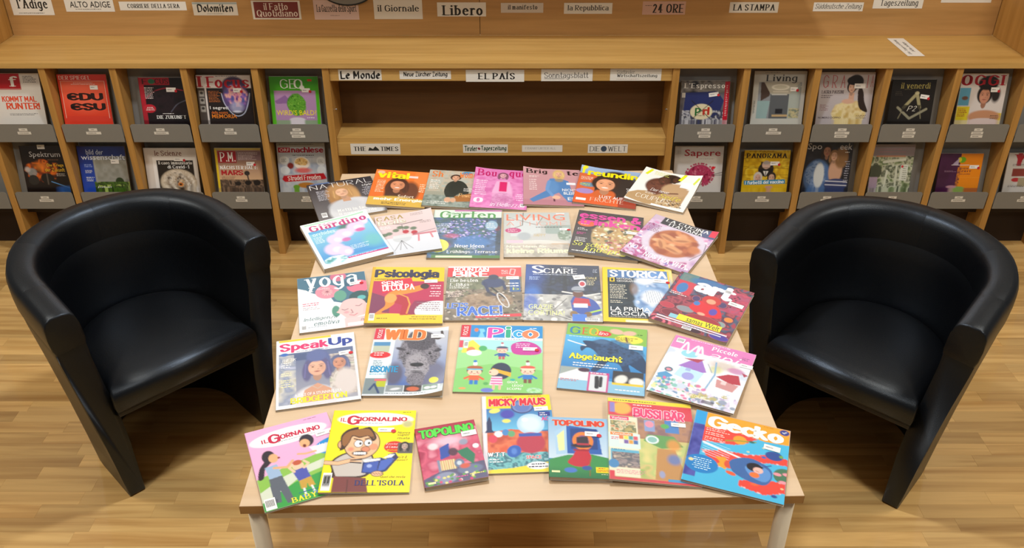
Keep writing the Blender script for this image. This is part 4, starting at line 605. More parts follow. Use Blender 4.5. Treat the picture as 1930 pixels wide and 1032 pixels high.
def a_topo1(w, h):
    # cover scene kept as generic stage: accordion, flowers and stones, no figures
    A = Art(w, h, 'b83c5c'); A.n(0, .12, 1, 1, ['a83454', 'd8607c', 'c04868', 'e08ca0'], 5, 6, 1); A.e(.5, .3, .4, .14, 'f0d0e0', .8, .7); A.p([(.0, 1), (0, .88), (.3, .78), (.6, .74), (1, .72), (1, 1)], '5c5878'); A.e(.35, .9, .2, .1, '8c94b0', 1, .2); A.e(.75, .82, .22, .08, '6c7898', 1, .2)
    for i in range(7): A.r(.3+.035*i, .62, .318+.035*i, .78, 'f0e4b0'); A.r(.318+.035*i, .62, .335+.035*i, .78, 'c8a868')
    A.r(.26, .6, .3, .8, '7c8ca8'); A.e(.6, .7, .08, .07, '6c7c98'); A.e(.6, .7, .04, .035, 'c8d4e0'); A.p([(.6, .5), (.78, .46), (.88, .6), (.82, .76), (.66, .6)], '2c7858'); A.p([(.34, .4), (.5, .34), (.48, .56), (.32, .6)], '3050a8'); A.e(.24, .36, .1, .07, 'e8e8ec', .8, .4); A.e(.54, .5, .09, .08, '3a3040', .9, .3); A.e(.74, .36, .08, .06, '8c9cb4', .9, .3); A.e(.68, .76, .1, .05, 'd85a38', .9, .4); A.e(.92, .46, .05, .04, 'e8ecf4')
    r = random.Random(4)
    for i in range(34):
        x = r.random(); y = .86+.12*r.random()-.06*(x > .8); c = r.choice(['d83a70', 'e8e07c', '68a848', 'e87ca8', 'f4f0d8', '589048']); A.e(x, y, .03, .022, c, .9, .3)
    A.g('a82c44', 'b83c50', 0, .12); A.t('TOPOLINO', .05, .05, .96, .2, '58d848', 'F', 0, '1c5c28', .008); A.q(.06, .935, .18, .965, 'f0ecb0', 1); A.gk(.5, .9, .75, .94, 1, 'e05aa0'); A.gk(.72, .89, .97, .93, 1, 'e8e060'); return A
def a_micky(w, h):
    # space cover kept as generic scene: rocket, helmet globe and desert
    A = Art(w, h, '2c78b8'); A.g('2458a8', '6cc0e4', .12, .48); A.p([(0, .5), (.4, .46), (1, .52), (1, .8), (0, .84)], 'd8643c'); A.n(0, .5, 1, .82, ['d85c3c', 'e88058', 'b84838'], 7, 4, .8); A.n(0, .76, 1, .97, ['3c8c98', '7cc4c8', '2c6878', 'a8dce0'], 12, 4, 1); A.p([(0, .96), (.4, .94), (1, .86), (1, 1), (0, 1)], 'f0d838'); A.r(0, 0, 1, .18, 'f2d81c'); A.r(0, 0, .06, 1, 'e8e4ec'); A.r(.8, .16, 1, .22, 'f2d81c')
    A.p([(.06, .46), (.06, .36), (.1, .28), (.13, .36), (.13, .46), (.17, .5), (.03, .5)], '2c3860'); A.e(.18, .21, .09, .035, 'f0e070', 1, .2, -15); A.e(.36, .26, .12, .07, '4a4ab0', 1, .3); A.e(.58, .16, .17, .1, '3c4880', 1, .06); A.e(.58, .16, .15, .085, '7c94c8', .9, .1); A.e(.53, .12, .04, .02, 'e8f0fa', .8, .4); A.e(.34, .35, .07, .03, 'f0e070', 1, .3)
    A.e(.68, .4, .2, .14, 'b8d8f0', 1, .06); A.e(.68, .4, .17, .12, 'dcecf8', .8, .4); A.e(.6, .34, .05, .03, 'ffffff', .8, .4); A.e(.66, .64, .21, .14, 'b83c50', 1, .12); A.r(.5, .52, .82, .56, '3a5cb0'); A.e(.42, .74, .1, .08, '2c60b8', 1, .1, 20); A.e(.42, .74, .05, .05, '5c8cd8', .8, .5); A.e(.92, .7, .06, .12, 'e88058', 1, .2); A.e(.22, .52, .06, .04, 'e8ecec'); A.e(.14, .58, .06, .05, 'd8485c'); A.e(.32, .5, .05, .04, '4a8ac8'); A.e(.4, .52, .05, .04, '68a878')
    A.t('MICKY MAUS', .1, .045, .93, .15, 'd8243c', 'F', 0, 'f6c8b8', .008); A.e(.58, .15, .12, .09, '5c78b8', .9, .1); A.gk(.3, .015, .55, .035, 1, '8a6c10'); A.gk(.68, .01, .92, .03, 1, '8a6c10'); A.t('W.T.T', .06, .75, .3, .8, WH, 'h', 0, '1c4c68', .005); A.gk(.08, .82, .28, .88, 2, WH); A.t('SPACE', .58, .8, .78, .84, 'd8243c', 'b', 0, 'f4f4f4', .005); A.e(.73, .92, .15, .045, 'f4f4f4'); A.gk(.6, .89, .86, .95, 2, '2c2c4c', 'c'); A.q(.8, .24, .97, .3, '2c3c90', 1); A.gk(.82, .245, .95, .3, 2, WH); A.t('AC', .84, .31, .95, .36, 'e84890', 'h'); return A
def a_topo2(w, h):
    A = Art(w, h, '4c90c8'); A.g('8cb8dc', 'c8dcec', 0, .7); A.p([(0, .72), (.3, .64), (.7, .62), (1, .68), (1, 1), (0, 1)], '3c9050'); A.g('3c9050', '287048', .82, 1); A.p([(.1, .26), (.3, .14), (.3, .62), (.12, .64)], 'a8cce8'); A.p([(.14, .32), (.26, .22), (.26, .56), (.16, .58)], 'f0eca8'); A.p([(.3, .14), (.82, .2), (.86, .62), (.3, .62)], '2c60b0'); A.r(.36, .19, .8, .54, '1f4488'); A.e(.56, .4, .18, .16, 'e88438', 1, .1); A.e(.56, .4, .12, .11, '6c4a8c', 1, .3)
    # top hat, red coat and cane left standing without a wearer
    A.p([(.46, .34), (.64, .32), (.66, .48), (.46, .48)], '34303c'); A.e(.54, .48, .17, .035, '2c2834'); A.r(.46, .44, .66, .47, 'b83848'); A.p(A.curve([(.44, .56), (.6, .54), (.68, .66), (.62, .8), (.44, .82), (.3, .76), (.38, .66)]), 'c02c3c'); A.l([(.66, .7), (.64, .96)], .014, '8a5c30'); A.e(.34, .88, .1, .04, '4878c8'); A.e(.6, .84, .08, .035, '38589c'); A.r(.4, .54, .66, .57, 'a02434')
    A.t('TOPOLINO', .06, .05, .94, .15, 'd8402c', 'F', 0, 'f6d8b8', .006); A.q(.04, .955-.06, .17, .955-.03, 'ece8b0', 1); A.q(.74, .82, .97, .91, 'f0d81c', 1); A.t('DEPOSITO', .76, .86, .96, .895, 'c0281c', 'b'); A.gk(.78, .83, .94, .855, 1, 'c0281c'); A.gk(.82, .925, .96, .945, 1, 'e8e4c0'); return A
def a_bussi(w, h):
    # the mascot is left out: house, path, shelves and photo boxes stay
    A = Art(w, h, 'a8c06c'); A.n(.3, .2, 1, 1, ['8cb85c', 'd8c07c', 'b8c878', 'e0d488'], 5, 3, 1); A.r(.3, .22, 1, .5, 'a87858'); A.n(.3, .2, 1, .48, ['946850', 'b88868', '7c5c6c'], 8, 5, .8); A.p([(.45, .44), (.75, .44), (.85, .56), (.6, .6), (.4, .52)], '5c9c50'); A.p([(.55, .6), (.75, .6), (.86, .96), (.5, .96)], 'c08c4c'); A.r(.42, .26, .54, .4, '88a0d0'); A.e(.48, .31, .05, .04, 'e890a8'); A.r(.66, .24, .82, .4, '3c80c8'); A.e(.66, .32, .05, .03, '50b058')
    A.r(0, 0, 1, .05, 'f4dc28'); A.r(0, .05, 1, .23, 'd82c44'); A.e(.16, .13, .13, .09, 'f0b848', .9, .25); A.r(.02, .06, .08, .19, '8c80c8'); A.r(0, .24, .34, .96, 'e8e4c8'); A.n(.02, .3, .32, .44, ['b8a868', '5c6c4c', 'e0d8b0', 'c8703c'], 20, 6, 1); A.r(.0, .45, .36, .63, 'd8ece8'); A.r(.02, .65, .34, .84, '58b0d0'); A.n(.03, .68, .34, .86, ['785c58', 'a89088', '4c4048', 'd8c0a8'], 14, 2, .9); A.e(.05, .82, .06, .05, '3c88c0')
    for i, c in enumerate(('e07838', 'f0e050', '40a0a0', 'd84c5c', 'f4f0e0', '7858a8', 'e8a030', '3868b0')): A.r(.12+.055*(i % 4), .48+.05*(i//4), .17+.055*(i % 4), .525+.05*(i//4), c)
    A.r(0, .9, .06, 1, 'd82c44'); A.r(0, .965, 1, 1, 'd03848'); A.e(.5, .5, .075, .05, 'e8f4f4'); A.e(.5, .5, .055, .035, '88c0b8'); A.e(.74, .55, .1, .09, 'e89438', .8, .5); A.e(.73, .72, .1, .08, '4078c0', .8, .5); A.e(.58, .9, .04, .05, '8ca4d8', .8, .4)
    A.t('BUSSI B\u00c4R', .3, .1, .9, .24, 'e83070', 'F', -2, 'f8ccdc', .01); A.t('Rolf Kunterbunt', .3, .06, .56, .09, WH, 'i') if 0 else A.gk(.3, .06, .56, .09, 1, WH); A.gk(.06, .015, .7, .04, 1, '3c4c20'); A.q(.02, .24, .24, .285, 'e83070', 1); A.t('Vorlesen', .04, .245, .22, .28, WH, 'b'); A.q(.02, .445, .28, .48, 'e88838', 1); A.t('Vorschule', .04, .45, .26, .475, WH, 'b'); A.gk(.03, .5, .13, .54, 2, 'e03070'); A.gk(.08, .88, .5, .93, 3, 'e8889c'); A.q(.64, .945, .9, .975, '3c98d0', 1); A.gk(.03, .64, .22, .67, 1, '3088b0'); return A
def a_gecko(w, h):
    A = Art(w, h, '40b4e0'); A.n(.12, .2, 1, 1, ['48b8e4', '48b8e4', '3cb0dc'], 3, 2, 1)
    def band(P, c='e8483c'):
        A.p(P, c); r = random.Random(len(P)+int(P[0][1]*50))
        for (x0, y0), (x1, y1) in zip(P, P[1:]+P[:1]):
            n_ = int(abs(x1-x0)*40)
            for i in range(n_):
                t = (i+r.random())/max(1, n_); A.e(x0+(x1-x0)*t, y0+(y1-y0)*t, .012, .008, c if r.random() < .7 else 'f4c8c8')
    band([(.12, .2), (.5, .2), (.66, .24), (.6, .3), (.45, .38), (.12, .42)]); band([(.3, .5), (.6, .48), (.8, .42), (1, .42), (1, .5), (.8, .52), (.6, .6), (.2, .62)]); band([(.55, .84), (.75, .76), (1, .74), (1, .86), (.8, .94), (.55, .9)]); band([(.14, .55), (.3, .52), (.45, .66), (.3, .74), (.2, .62)])
    A.p([(.12, .0), (1, .0), (1, .22), (.75, .24), (.4, .19), (.12, .22)], 'f2a42c'); A.r(0, 0, .12, .2, '28a0e0'); A.r(0, .2, .12, .92, '3c4498'); A.n(0, .2, .12, .92, ['3c4098', '5a60b8', '34368c'], 8, 3, .7)
    A.l([(.14, .44), (.36, .5), (.6, .56)], .022, 'f4f8fa'); [A.l([(.14, .4+.03*i), (.42, .46+.03*i)], .005, 'c8ecf8') for i in range(7)]
    A.e(.5, .3, .07, .06, 'f0a030'); A.l([(.36, .35), (.5, .31), (.66, .28)], .018, '8a9c40'); A.e(.62, .29, .03, .015, '2c6c60'); A.e(.86, .41, .09, .06, '2c4c98'); A.e(.93, .4, .02, .02, '70a850'); A.e(.76, .46, .025, .015, '2c68c0'); A.e(.98, .65, .11, .1, '48785c'); A.e(.91, .64, .04, .02, 'f098a8'); A.e(1., .62, .04, .02, 'f098a8'); A.e(.97, .73, .04, .02, 'f098a8')
    A.p([(.28, .6), (.38, .58), (.44, .66), (.4, .74), (.3, .7), (.34, .66)], 'f0a030'); A.e(.43, .66, .05, .055, 'd8543c'); A.p(A.curve([(.44, .6), (.55, .53), (.68, .52), (.84, .6), (.86, .72), (.8, .82), (.66, .82), (.5, .76), (.44, .68), (.44, .6)]), '3c68a8'); A.p(A.curve([(.6, .62), (.7, .57), (.82, .62), (.85, .7), (.8, .78), (.68, .76), (.6, .68), (.6, .62)]), '5c94d4'); A.e(.68, .62, .08, .055, '1c1824'); A.e(.72, .65, .05, .04, 'f4bcb0'); A.l([(.7, .66), (.73, .67)], .006, 'a02c2c'); A.e(.69, .72, .05, .035, 'e8783c'); A.l([(.66, .6), (.76, .6)], .02, '1c1824'); A.l([(.78, .58), (.84, .55)], .015, '2c4c98')
    A.e(.7, .84, .04, .015, 'e8683c'); A.e(.46, .77, .06, .025, 'e8603c', 1, .2, 15); A.e(.9, .93, .03, .018, '2c4c98'); A.e(.16, .74, .17, .12, '1c80c8'); A.e(.05, .71, .025, .02, 'e8d8a0')
    for x, y in ((.73, .32), (.58, .42), (.95, .8), (1., .9)): A.t('*', x, y, x+.035, y+.03, 'f2ecb0', 'b')
    A.t('Gecko', .14, .04, .94, .22, 'f8f6f0', 'F', -1); A.e(.94, .05, .05, .04, '2c3c90'); A.l([(.92, .05), (.935, .06), (.96, .035)], .008, 'f0f4fa'); A.gk(.14, .22, .42, .27, 2, 'f8e0d8'); A.gk(.14, .28, .44, .33, 2, 'f8e0d8'); A.gk(.14, .345, .36, .39, 2, 'f8e0d8'); A.gk(.07, .66, .26, .82, 6, 'd0ecf8', 'c'); A.gk(.72, .02, .84, .035, 1, 'b87c20'); return A
def s_stern(w, h):
    A = Art(w, h, 'e6e2dc', .0024); A.r(0, 0, .62, .33, 'b81c24'); A.gk(.68, .05, .98, .2, 5, '3a3a3a'); A.t('f', .4, .06, .58, .28, WH, 'R'); A.q(.0, .335, .62, .345, 'c84a48', 1)
    A.t('KOMMT MAL', .2, .48, .88, .6, 'e8502c', 'h'); A.t('RUNTER!', .26, .62, .92, .76, 'e8502c', 'h'); A.gk(.3, .84, .9, .9, 2, '6a6a68'); return A
def s_spiegel(w, h):
    A = Art(w, h, 'e0402c', .0024); A.g('f06a4c', 'e84428', .15, .9, .05, .95); A.r(0, 0, 1, .14, 'd83c2c'); A.e(.5, .6, .45, .3, 'f4785a', .5, .8)
    for q in ((.05, .14, .95, .146), (.05, .14, .06, .95), (.94, .14, .95, .95)): A.q(*q, 'f4c8b8', 1)
    A.t('DER SPIEGEL', .03, .03, .68, .115, 'f4dcd4', 'r'); A.gk(.22, .17, .8, .23, 2, 'f8dcd4', 'c'); A.t('\u20acDU', .14, .4, .88, .56, '2a1512', 'F'); A.t('\u20acSU', .18, .62, .9, .78, '2a1512', 'F'); A.stk(.72, .28, .16, .09, 0); return A
def s_focusde(w, h):
    A = Art(w, h, '1c1418', .0024); A.r(0, 0, .64, .17, 'a81c2c'); A.r(0, 0, .1, 1, 'b02030'); A.r(.64, 0, 1, 1, '161014'); A.l(A.curve([(.1, .5), (.3, .32), (.6, .24), (.9, .3)]), .02, 'a82438', .8); A.l(A.curve([(.6, .8), (.75, .62), (.95, .52)]), .014, '9ca4c0', .8); A.n(.2, .3, 1, .9, ['141014', '2c1c24', '1c141c'], 8, 3, .6); A.e(.27, .09, .07, .06, '2f7050'); A.e(.16, .72, .13, .1, 'c02434')
    A.t('F', .06, .03, .18, .15, '3a1418', 'r'); A.t('CUS', .34, .03, .62, .15, '3a1418', 'r'); A.gk(.1, .22, .32, .5, 8, 'e8d8d8'); A.gk(.08, .68, .26, .77, 3, WH, 'c'); A.t('DIE ZUKUNFT', .28, .88, .9, .96, WH, 'R'); A.gk(.42, .82, .76, .86, 1, WH); A.stk(.66, .28, .2, .1, 1); return A
def s_focusit(w, h):
    A = Art(w, h, '241c1c', .0024); A.r(0, 0, .16, 1, '4c4440'); A.r(0, 0, 1, .28, 'e8e0dc'); A.r(.14, 0, .17, 1, 'e0d8d4'); A.e(.68, .25, .24, .24, '4a3a5c', 1, .15); A.e(.7, .5, .26, .34, '5c4a7c', 1, .12); A.n(.5, .2, .92, .72, ['5c3c84', 'c87898', 'e8b0a0', '8c5ca8', '4c5c98'], 11, 4, 1, 1); A.e(.7, .7, .16, .16, 'b8bcd8', .6, .5); A.e(.7, .8, .08, .02, 'e8ecf8', .7); A.l(A.curve([(.44, .4), (.48, .62), (.6, .84), (.72, .9), (.84, .82), (.92, .6), (.96, .4)]), .012, 'd0d8f0')
    for y in (.34, .5, .68): A.r(.03, y, .12, y+.13, 'a8a49c'); A.e(.075, y+.05, .03, .03, '3c3834')
    A.t('F', .17, .03, .34, .27, 'c01828', 'R'); A.t('ocus', .34, .1, .97, .28, 'b81828', 'R'); A.t('I', .0, .02, .12, .26, 'b02030', 'R'); A.gk(.36, .01, .9, .04, 1, '6a6a6a'); A.gk(.2, .34, .44, .6, 8, 'd87838'); A.t('I segreti', .2, .68, .54, .77, WH, 'b'); A.t('della nostra', .22, .79, .52, .85, 'e87828', 'b'); A.t('MEMORIA', .22, .86, .68, .95, 'f08828', 'b'); A.stk(.74, .33, .15, .09, 1); return A
def s_geo(w, h):
    A = Art(w, h, '4ca81c', .0024); A.g('3f9a18', '58b424'); A.r(.08, .32, .93, 1, 'b088b0'); A.p([(.08, .56), (.3, .42), (.45, .6), (.12, .62)], '8c6498'); A.e(.52, .62, .2, .24, '3c7818', 1, .1); A.n(.33, .36, .72, .92, ['2c6410', '68a838', '4c8c20', '8cc04c'], 30, 6, 1, 1); A.e(.52, .98, .16, .05, 'd8d0d8')
    A.t('GE', .22, .06, .54, .27, 'f0f4ec', 'f'); A.t('O', .5, .06, .68, .27, 'f0f4ec', 'r'); A.e(.66, .25, .05, .05, 'f0f4ec'); A.q(.78, .06, .87, .11, 'c8481c', 1); A.t("WIRD'S BALD?", .1, .76, .92, .88, 'f4e424', 's'); A.gk(.72, .92, .92, .96, 1, WH); A.stk(.74, .31, .17, .09, 1); return A
def s_spektrum(w, h):
    A = Art(w, h, '1c120e', .0024); A.n(.05, .3, .85, .85, ['1c0e0a', '8c3410', 'e87018', '5c2410', '24140c'], 6, 12, .9, 1); A.e(.42, .48, .24, .16, 'f0882c', .6, .8); A.e(.2, .62, .12, .12, '8c8c88', .9, .3); A.e(.52, .76, .16, .13, '1c1814', 1, .1); A.l([(.52, .66), (.52, .9)], .03, '5c5044'); A.l([(.6, .84), (1, .99)], .016, '68a8e8'); A.e(.95, 1., .3, .08, '3468b8', .8, .6); A.e(.1, .55, .08, .08, 'c0b8b0', .8, .5); A.e(.2, .8, .12, .12, '2c2824')
    A.t('Spektrum', .2, .13, .9, .29, 'd8d8dc', 's'); A.gk(.6, .31, .92, .34, 1, '8c6048'); A.t('Die Kriege', .56, .41, .94, .5, 'e8b82c', 'b'); A.t('der Zukunft', .5, .51, .95, .6, 'e8b82c', 'b'); A.gk(.74, .64, .96, .72, 2, 'c8c0b8'); A.stk(.5, .02, .17, .1, 0); return A
def s_bild(w, h):
    A = Art(w, h, '1c3c98', .0024); A.g('1c2c70', '1f48b4'); A.r(.3, .24, 1, 1, '8c8c84'); A.n(.3, .24, 1, .95, ['74746c', '9c9c94', '848478'], 5, 4, .8); A.e(.8, .84, .09, .1, '243818'); A.n(.26, .84, 1, 1, ['2c4814', '4c7020', '1c2c10', 'a8c060'], 14, 4, 1); A.r(.3, .24, .34, .86, '9c9c94'); A.n(.3, 0, 1, .24, ['1f3070', '243c88'], 5, 3, .5)
    A.t('bild der', .18, .08, .54, .2, 'c8d4ec', 'b'); A.t('wissenschaft', .06, .2, .98, .32, 'd8e0f0', 'b'); A.gk(.1, .42, .3, .5, 3, 'a8bcf0'); A.gk(.1, .56, .3, .64, 3, WH); A.gk(.1, .72, .3, .84, 3, WH); A.t('Jubel', .3, .95, .6, .99, WH, 'b'); A.stk(.76, .36, .17, .1, 0); return A
def s_scienze(w, h):
    A = Art(w, h, 'cfc8c0', .0024); A.r(.02, .0, 1, .99, 'd8d0c8'); A.r(.15, .22, .97, 1, 'ece8e4'); A.r(.22, .3, .92, 1, '241e1a'); A.e(.6, .86, .37, .36, 'c8b8a0', 1, .1)
    for k, c in enumerate(('e8dcc8', '5c4838', 'f0e8d8', '9c8468', '2c2018', 'd0a868', '1c120c')):
        A.e(.6+.01*k, .87, .34-.05*k, .32-.048*k, c, .95, .25, 20*k)
    A.n(.26, .55, .95, 1, ['3c2c20', 'e8dccc', 'a08868', 'f4ece0'], 17, 8, .5, 1); A.e(.63, .9, .05, .05, 'd87820'); A.e(.63, .9, .025, .025, '100804')
    A.t('le Scienze', .2, .06, .72, .19, '6c3428', 'r'); A.t('Il caos immunitario', .25, .32, .9, .4, WH, 'r'); A.t('di Covid-19', .42, .42, .84, .5, WH, 'r'); A.stk(.66, .27, .2, .09, 1); return A
def s_pm(w, h):
    A = Art(w, h, 'a88870', .0024); A.g('80605c', 'd8b088', .2, .8); A.r(0, .0, .05, 1, 'e8c820'); A.r(0, 0, 1, .04, 'c8b048'); A.n(.05, .78, 1, 1, ['5c4838', '2c2420', '8c7058', '1c1814'], 15, 3, .9); A.r(.06, .07, .46, .36, 'a01828'); A.r(.46, .07, 1, .3, '84686c'); A.e(.66, .62, .06, .06, '2c2828'); A.l([(.66, .62), (.68, .78)], .03, '3c3430'); A.e(.44, .88, .07, .05, '241e1c'); A.e(.66, .86, .07, .06, '1c1818'); A.e(.86, .86, .08, .07, '241e1c')
    A.t('P.M.', .1, .1, .44, .33, WH, 'r'); A.gk(.5, .1, .96, .3, 6, 'd8c8c4'); A.t('N\u00c4CHSTER HALT:', .08, .42, .9, .52, WH, 'R'); A.t('MARS', .1, .54, .58, .67, 'b01c28', 'h'); A.gk(.1, .7, .4, .78, 3, '5c3c30'); A.stk(.76, .38, .18, .09, 1); return A
def s_orf(w, h):
    A = Art(w, h, 'b8bcc0', .0024); A.g('c8ccd0', '98a4b4', 0, .8); A.n(.02, .3, 1, 1, ['a8b0bc', 'c8c8c8', '8c98b0'], 8, 3, .6); A.e(.5, .44, .17, .14, 'e8dccc', 1, .08); A.n(.36, .32, .64, .5, ['c89048', 'e8c888', '8c5c2c'], 26, 2, 1, 1); A.e(.52, .6, .22, .08, 'd84030', .8, .5); A.e(.26, .5, .08, .08, '7c2c28', 1, .3); A.e(.14, .38, .1, .09, 'd8dcdc', .9); A.e(.9, .4, .09, .1, 'd8dcdc', .9); A.e(.14, .6, .1, .09, 'd8dcdc', .8); A.e(.9, .6, .09, .1, 'd8dcdc', .8); A.p([(.1, .72), (.94, .66), (1, .78), (.94, .8), (.12, .86), (.06, .8)], 'b82028'); A.e(.56, .93, .2, .07, 'b87830', 1, .2); A.e(.35, .97, .07, .05, '6c9c30'); A.r(.0, 0, 1, .06, 'b0b4b4')
    A.q(.03, .1, .28, .21, 'a81c30', 1); A.t('ORF', .06, .12, .26, .19, WH, 's'); A.t('nachlese', .3, .09, .97, .21, 'a01c30', 'h'); A.gk(.28, .25, .8, .29, 1, '4c4c50', 'c'); A.gk(.06, .02, .94, .045, 1, '3c3c40'); A.t('Strudel Freuden', .18, .71, .88, .81, 'f0ece0', 'r', 3); A.gk(.08, .34, .2, .42, 3, '8c8c90'); A.gk(.84, .36, .96, .44, 3, '8c8c90'); return A
def s_espresso(w, h):
    A = Art(w, h, '6c6870', .0024); A.n(0, 0, 1, .3, ['34343a', '8c8884', '5c5850'], 7, 3, 1); A.n(0, .3, 1, 1, ['7c787c', '4c4c58'], 5, 3, .6); A.p([(.1, .3), (.75, .26), (.9, .5), (.82, .86), (.6, .98), (.3, .94), (.08, .8)], '2c3468'); A.n(.05, .75, 1, 1, ['5c5c6c', 'd8d8dc', '3c3c44', '2c3464'], 16, 3, .8); A.r(.9, .02, 1, 1, 'c01c30'); A.e(.45, .78, .23, .2, 'e0d4b0'); A.l([(.24, .5), (.66, .98)], .014, '2a2424'); A.l([(.68, .5), (.26, .98)], .014, '2a2424')
    A.t("L'Espresso", .06, .06, .9, .22, WH, 'R'); A.t('P', .32, .68, .44, .88, '2c6c34', 'h'); A.t('D', .44, .68, .52, .86, 'e0d4b0', 'h') if 0 else None; A.t('rl', .48, .66, .62, .86, 'b83828', 'h'); A.q(.03, .3, .1, .42, 'd8d4cc', 1); A.gk(.93, .1, .98, .9, 18, 'f0d0d0'); A.gk(.38, .86, .54, .9, 1, '5c5040'); A.stk(.68, .34, .2, .1, 1, 8); return A
def s_living(w, h):
    A = Art(w, h, 'c4c4bc', .0024); A.r(.1, .22, .92, .96, '8c9094'); A.r(.34, .44, .7, .96, '5c6064'); A.p([(.14, .22), (.34, .22), (.32, .5), (.16, .6)], '4c3c34'); A.p([(.9, .24), (.92, .96), (.7, .96), (.7, .44)], 'a8b0a8'); A.p([(.1, .6), (.34, .6), (.3, .96), (.1, .96)], '94b0b0'); A.p([(.2, .22), (.9, .22), (.7, .46), (.34, .46)], 'b8b4a4'); A.e(.52, .32, .17, .06, 'e8e4d4'); A.e(.52, .32, .13, .04, 'c8c4b0'); A.r(.38, .4, .68, .42, 'dcd8c8'); A.r(.36, .46, .66, .48, 'd0d0c8'); A.r(.46, .76, .6, .86, '24242a'); A.r(.4, .88, .7, .92, 'c8a878'); A.n(.72, .75, .92, .95, ['8c9080', 'd0c088', '5c6c60'], 20, 3, .8)
    A.t('Living', .22, .07, .82, .24, '3c3c3c', 'r'); A.gk(.2, .02, .5, .04, 1, '5c5c58'); A.t('SPAZI', .02, .74, .14, .77, '3c3c3c', 's', 85) if 0 else A.gk(.03, .6, .06, .86, 12, '3c3c3c'); A.t('I', .9, .3, .92, .32, 'c4c4bc'); A.stk(.78, .36, .14, .08, 1); return A
def s_grazia(w, h):
    A = Art(w, h, 'c4bcbc', .0024); A.g('c8c0c0', 'b8b0b4'); A.e(.6, .85, .33, .27, 'e0cc90', 1, .1); A.n(.25, .58, .92, 1.1, ['d8c078', 'ecdcac', 'c8a860'], 9, 4, .9, 1); A.e(.66, .2, .15, .16, '2a2220', 1, .1); A.p(A.curve([(.74, .24), (.82, .4), (.86, .6), (.94, .82), (.8, .76), (.74, .6), (.72, .4)]), '30221e'); A.r(.56, .42, .66, .58, 'd0a48c'); A.face(.6, .31, .075, 'd8ac94', '2a2220', .7); A.e(.63, .17, .14, .1, '221c1c', 1, .1); A.e(.56, .6, .14, .06, 'd8ac94', 1, .3)
    for x, c in ((.06, 'G'), (.22, 'R'), (.38, 'A'), (.86, 'I')): A.t(c, x, .06, x+(.1 if c != 'I' else .03), .32, 'b86468', 'f')
    A.t('A', .93, .06, .99, .3, 'b86468', 'f'); A.t('LAURA PAUSINI', .05, .37, .46, .44, '4c3c44', 'R'); A.gk(.05, .46, .3, .54, 2, '5c4c54'); A.gk(.05, .66, .22, .8, 5, '8c5c64'); A.t('NUMERO DOPPIO', .04, .92, .46, .96, '4c3c44', 'b'); A.gk(.74, .88, .96, .97, 3, '6c4c3c'); A.stk(.74, .28, .2, .1, 0); return A
def s_venerdi(w, h):
    A = Art(w, h, '1e1a18', .0024); A.l([(.6, .34), (.34, .68)], .07, 'a8a078'); A.l([(.6, .34), (.7, .68)], .07, 'a8a078'); A.l([(.34, .68), (.24, .95)], .02, '8c8468'); A.l([(.7, .68), (.76, .95)], .02, '8c8468'); A.e(.6, .33, .05, .04, 'c8c098'); A.l([(.2, .68), (.5, .95), (.86, .72)], .055, '98947c'); A.r(.3, .62, .72, .78, '1e1a18', .85)
    A.t('il venerdi', .2, .08, .88, .22, 'a89c58', 'r'); A.gk(.1, .28, .3, .4, 3, '4c443c'); A.gk(.3, .23, .55, .26, 1, '6c6440'); A.t('P2', .42, .64, .64, .77, 'e8e4d8', 'c'); A.stk(.78, .42, .2, .1, 1, -8); return A
def s_oggi(w, h):
    A = Art(w, h, 'dcd4d0', .0024); A.r(0, .3, .24, .68, '5c9cb8'); A.e(.14, .52, .08, .05, '6c4c3c', 1, .3); A.r(0, .7, .28, 1, 'e0cc20'); A.r(.72, .84, 1, 1, 'e0c828'); A.e(.62, .92, .4, .16, 'c8906c', 1, .2); A.e(.62, 1.02, .36, .08, 'e0ccc8', 1, .2); A.e(.6, .2, .24, .17, '221a18', 1, .15); A.e(.8, .45, .12, .2, '2a2220', 1, .4); A.face(.56, .46, .14, 'c88c70', '221a18', .9); A.e(.58, .24, .2, .12, '1c1614', 1, .2)
    A.t('OGGI', .0, .03, .96, .25, 'b01c28', 'R'); A.e(.6, .16, .16, .12, '241c1a', 1, .2); A.t('O', .02, .03, .22, .24, 'b01c28', 'R'); A.gk(.03, .74, .24, .92, 5, 'a02828'); A.gk(.76, .88, .96, .98, 3, '4c3c2c'); A.stk(.76, .34, .18, .1, 1); return A
def s_sapere(w, h):
    A = Art(w, h, 'd4d0cc', .0024); A.r(0, 0, 1, .2, 'c4c0bc', .6); A.e(.54, .68, .26, .25, '9c2448', 1, .06); A.n(.26, .42, .82, .96, ['7c1838', 'c04468', 'a02c50', 'd87890'], 20, 6, 1, 1)
    for k in range(30):
        a = k*2.4; A.e(.54+.29*math.cos(a), .68+.27*math.sin(a), .022, .02, 'b03058')
    A.l([(.8, .68), (1, .62)], .012, '2c2828'); A.l([(.8, .7), (1, .68)], .01, '2c2828'); A.t('Sapere', .2, .08, .94, .28, 'a82c38', 'b'); A.gk(.5, .29, .9, .31, 1, '6c5c5c'); A.gk(.05, .1, .14, .18, 4, 'a8a4a0'); A.t(' .', .84, .48, .86, .5, 'c8202c'); A.e(.81, .51, .04, .035, 'd82430'); return A
